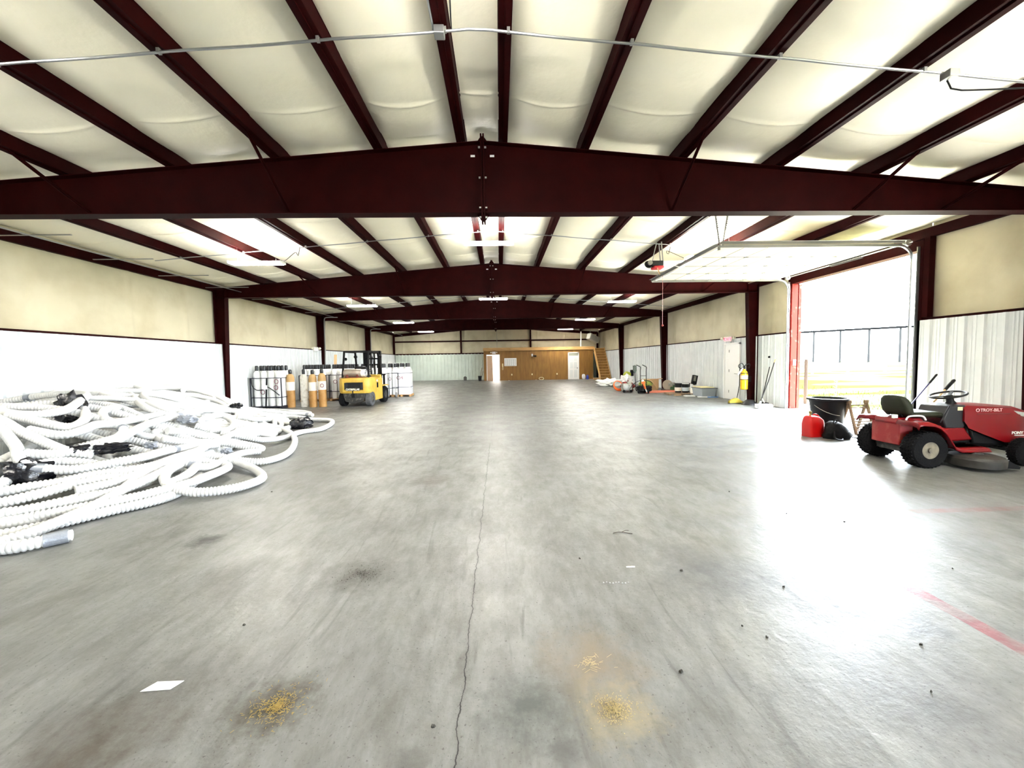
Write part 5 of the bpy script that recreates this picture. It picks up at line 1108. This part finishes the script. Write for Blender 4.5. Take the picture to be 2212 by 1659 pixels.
jg = thing('white_jug', 'white round plastic jug beside the grey storage tote', 'jug', (8.50, 16.95, 0))
mk('jug_body', MB().lathe([(.13, 0), (.15, .04), (.15, .24), (.10, .36), (.04, .40), (.04, .44)], 22), mat('jug_white', (.78, .76, .70), .4), jg); mk('jug_cap', MB().lathe([(.045, .43), (.045, .47), (0, .47)], 12), blackpl, jg)
bf = thing('black_frame_box', 'black open-framed case standing upright on the white jug', 'case', (8.52, 17.05, .46), R_(10), ry=R_(12))
f4 = MB().box(-.11, -.08, -.05, .05, 0, .40).box(.08, .11, -.05, .05, 0, .40).box(-.11, .11, -.05, .05, .37, .40).box(-.11, .11, -.05, .05, 0, .14)
mk('case_frame', f4, blackpl, bf, smooth=0); mk('inner_panel', MB().box(-.08, .08, .01, .02, .14, .37), greyfab, bf, smooth=0)
tt = thing('storage_tote', 'grey plastic tote with black end and pale lid by the right wall', 'tote', (8.52, 16.15, 0), R_(0))
b_ = MB(); vs = []
for z, k in ((.02, .86), (.36, 1.0)):
    for x, y in ((-.32, -.42), (.32, -.42), (.32, .42), (-.32, .42)): vs.append((x*k, y*k, z))
b_.add(vs, [(0, 1, 5, 4), (1, 2, 6, 5), (2, 3, 7, 6), (3, 0, 4, 7), (0, 3, 2, 1), (4, 5, 6, 7)])
mk('tote_body', b_, mat('tote_grey', (.30, .34, .38), .4), tt, bevel=.02); mk('rim', MB().box(-.34, .34, -.44, .44, .35, .385), mat('tote_rim', (.12, .13, .13), .4), tt, bevel=.01); mk('lid_papers', MB().box(-.28, .25, -.35, .38, .385, .41), mat('pale_yellow', (.8, .72, .4), .6), tt, smooth=0)
for i, (x, y, lab, m_, d) in enumerate(((8.35, 15.8, 'white board scrap lying nearest the side door', white, (.5, .18)), (8.0, 16.35, 'white board scrap lying in front of the tote', white, (.4, .25)), (8.62, 15.65, 'blue sheet scrap between the tote and the side door', mat('pale_blue', (.12, .28, .62), .5), (.4, .12)), (7.7, 16.8, 'pale wood block lying at the front edge of the pallet scraps', tanw, (.3, .12)))):
    solo('floor_scrap', MB().cbox((0, 0, .02), (d[0], d[1], .035)), m_, lab, 'scrap', (x, y, 0), R_(-20+i*13), smooth=0)
yb = thing('yellow_drill_case', 'yellow-green power tool on the floor by the foot of the stairs', 'power tool', (8.25, 25.2, 0))
mk('tool_body', MB().ico((0, 0, .62), .26, None, 2, .12, 3, (1, .7, .8)), mat('lime', (.45, .50, .05), .5), yb, smooth=50); mk('stand', MB().cbox((0, 0, .22), (.5, .4, .44)), black, yb, bevel=.04)
mk('grip', MB().cbox((.3, 0, .72), (.2, .2, .4)), black, yb, bevel=.04)

# ---------------- small litter on the floor ----------------
solo('paper_slip', MB().add([(-.085, -.028, .002), (.055, -.022, .002), (.085, .028, .004), (-.045, .026, .006), (-.085, -.028, .004), (.055, -.022, .004), (.085, .028, .006), (-.045, .026, .008)], [(3, 2, 1, 0), (4, 5, 6, 7), (0, 1, 5, 4), (1, 2, 6, 5), (2, 3, 7, 6), (3, 0, 4, 7)]), white, 'white paper slip lying in the left foreground of the floor', 'paper', (-1.715, 1.945, 0), smooth=0)
solo('paper_strip', MB().cbox((0, 0, .003), (.065, .012, .004)), white, 'tiny white strip on the floor right of the long crack', 'paper', (.985, 2.928, 0), smooth=0)
ch = MB()
for i in range(9): ch.ico((i*.022, .006*math.sin(i*1.7), .006), .006, None, 1)
solo('bead_chain', ch, galv, 'short bead chain lying on the floor right of the crack', 'chain', (.72, 2.72, 0), R_(-4))
rnd = random.Random(77)
twig = MB().tube(crom([(0, 0, .005), (.06, .012, .008), (.12, .0, .005), (.17, -.03, .006)], .01), .003, 5).tube(crom([(.08, .01, .006), (.13, .04, .008), (.16, .045, .005)], .01), .0025, 5)
solo('twig', twig, mat('twig_brown', (.05, .035, .025), .8), 'small dry twig on the bright floor right of the crack', 'twig', (1.02, 3.52, 0))
leafm = mat('dead_leaf', (.03, .028, .02), .8)
spots = [(2.72, 4.55), (2.30, 2.02), (2.02, 1.72), (1.42, 2.22), (1.50, 2.12), (-.32, 1.66), (.62, 3.08), (2.9, 3.85), (3.3, 3.62), (1.35, 2.85), (-2.9, 5.0), (3.35, 2.75), (1.95, 2.6), (.9, 1.9), (2.62, 1.62), (-1.6, 2.4)]
for i, (x, y) in enumerate(spots):
    r = .004+rnd.random()*.007; m_ = MB(); pts = []
    for k in range(7): a = 2*PI*k/7; q = r*(.6+rnd.random()*.8); pts.append((q*math.cos(a), q*math.sin(a)*.8, .001))
    vs = pts+[(p_[0]*.8, p_[1]*.8, .005+rnd.random()*.007) for p_ in pts]
    m_.add(vs, [tuple(range(7))[::-1], tuple(range(7, 14))]+[(k, (k+1) % 7, 7+(k+1) % 7, 7+k) for k in range(7)])
    solo('leaf_crumb', m_, leafm, 'tiny dark leaf crumb on the bare concrete floor', 'leaf crumb', (x, y, 0), group='leaf crumbs on the floor', smooth=0)
def flakes(nm, cx, cy, rad, n, m_, lab, cat, ln, wd_, seed):
    rn = random.Random(seed); b = MB()
    for i in range(n):
        d = abs(rn.gauss(0, rad)); a = rn.random()*6.3; x, y = d*math.cos(a), d*math.sin(a)*.8; b2 = rn.random()*6.3; l = ln*rn.uniform(.4, 1.2)
        z = .001+rn.random()*.006; b.bar((x, y, z), (x+l*math.cos(b2), y+l*math.sin(b2), z+rn.uniform(0, .004)), wd_, wd_*.6)
    o = solo(nm, b, m_, lab, cat, (cx, cy, 0), smooth=0, fix=False); o['kind'] = 'stuff'
flakes('dry_grass_clippings', -1.07, 1.80, .075, 420, mat('dry_grass', (.30, .21, .06), .9), 'brown dry grass clippings scattered on the floor left of the crack', 'grass clippings', .016, .0016, 1)
flakes('straw_wisps', .45, 1.985, .045, 50, mat('straw', (.45, .36, .20), .8), 'pale straw wisps on the tan stain right of the crack', 'straw', .034, .0012, 2)
flakes('sawdust', .50, 1.70, .055, 600, mat('sawdust_tan', (.42, .33, .17), .9), 'pale yellow sawdust patch in the foreground right of the crack', 'sawdust', .004, .003, 3)
flakes('dark_grit', -1.08, 2.95, .12, 160, leafm, 'dark grit scattered on the floor behind the dry grass clippings', 'grit', .007, .003, 4)
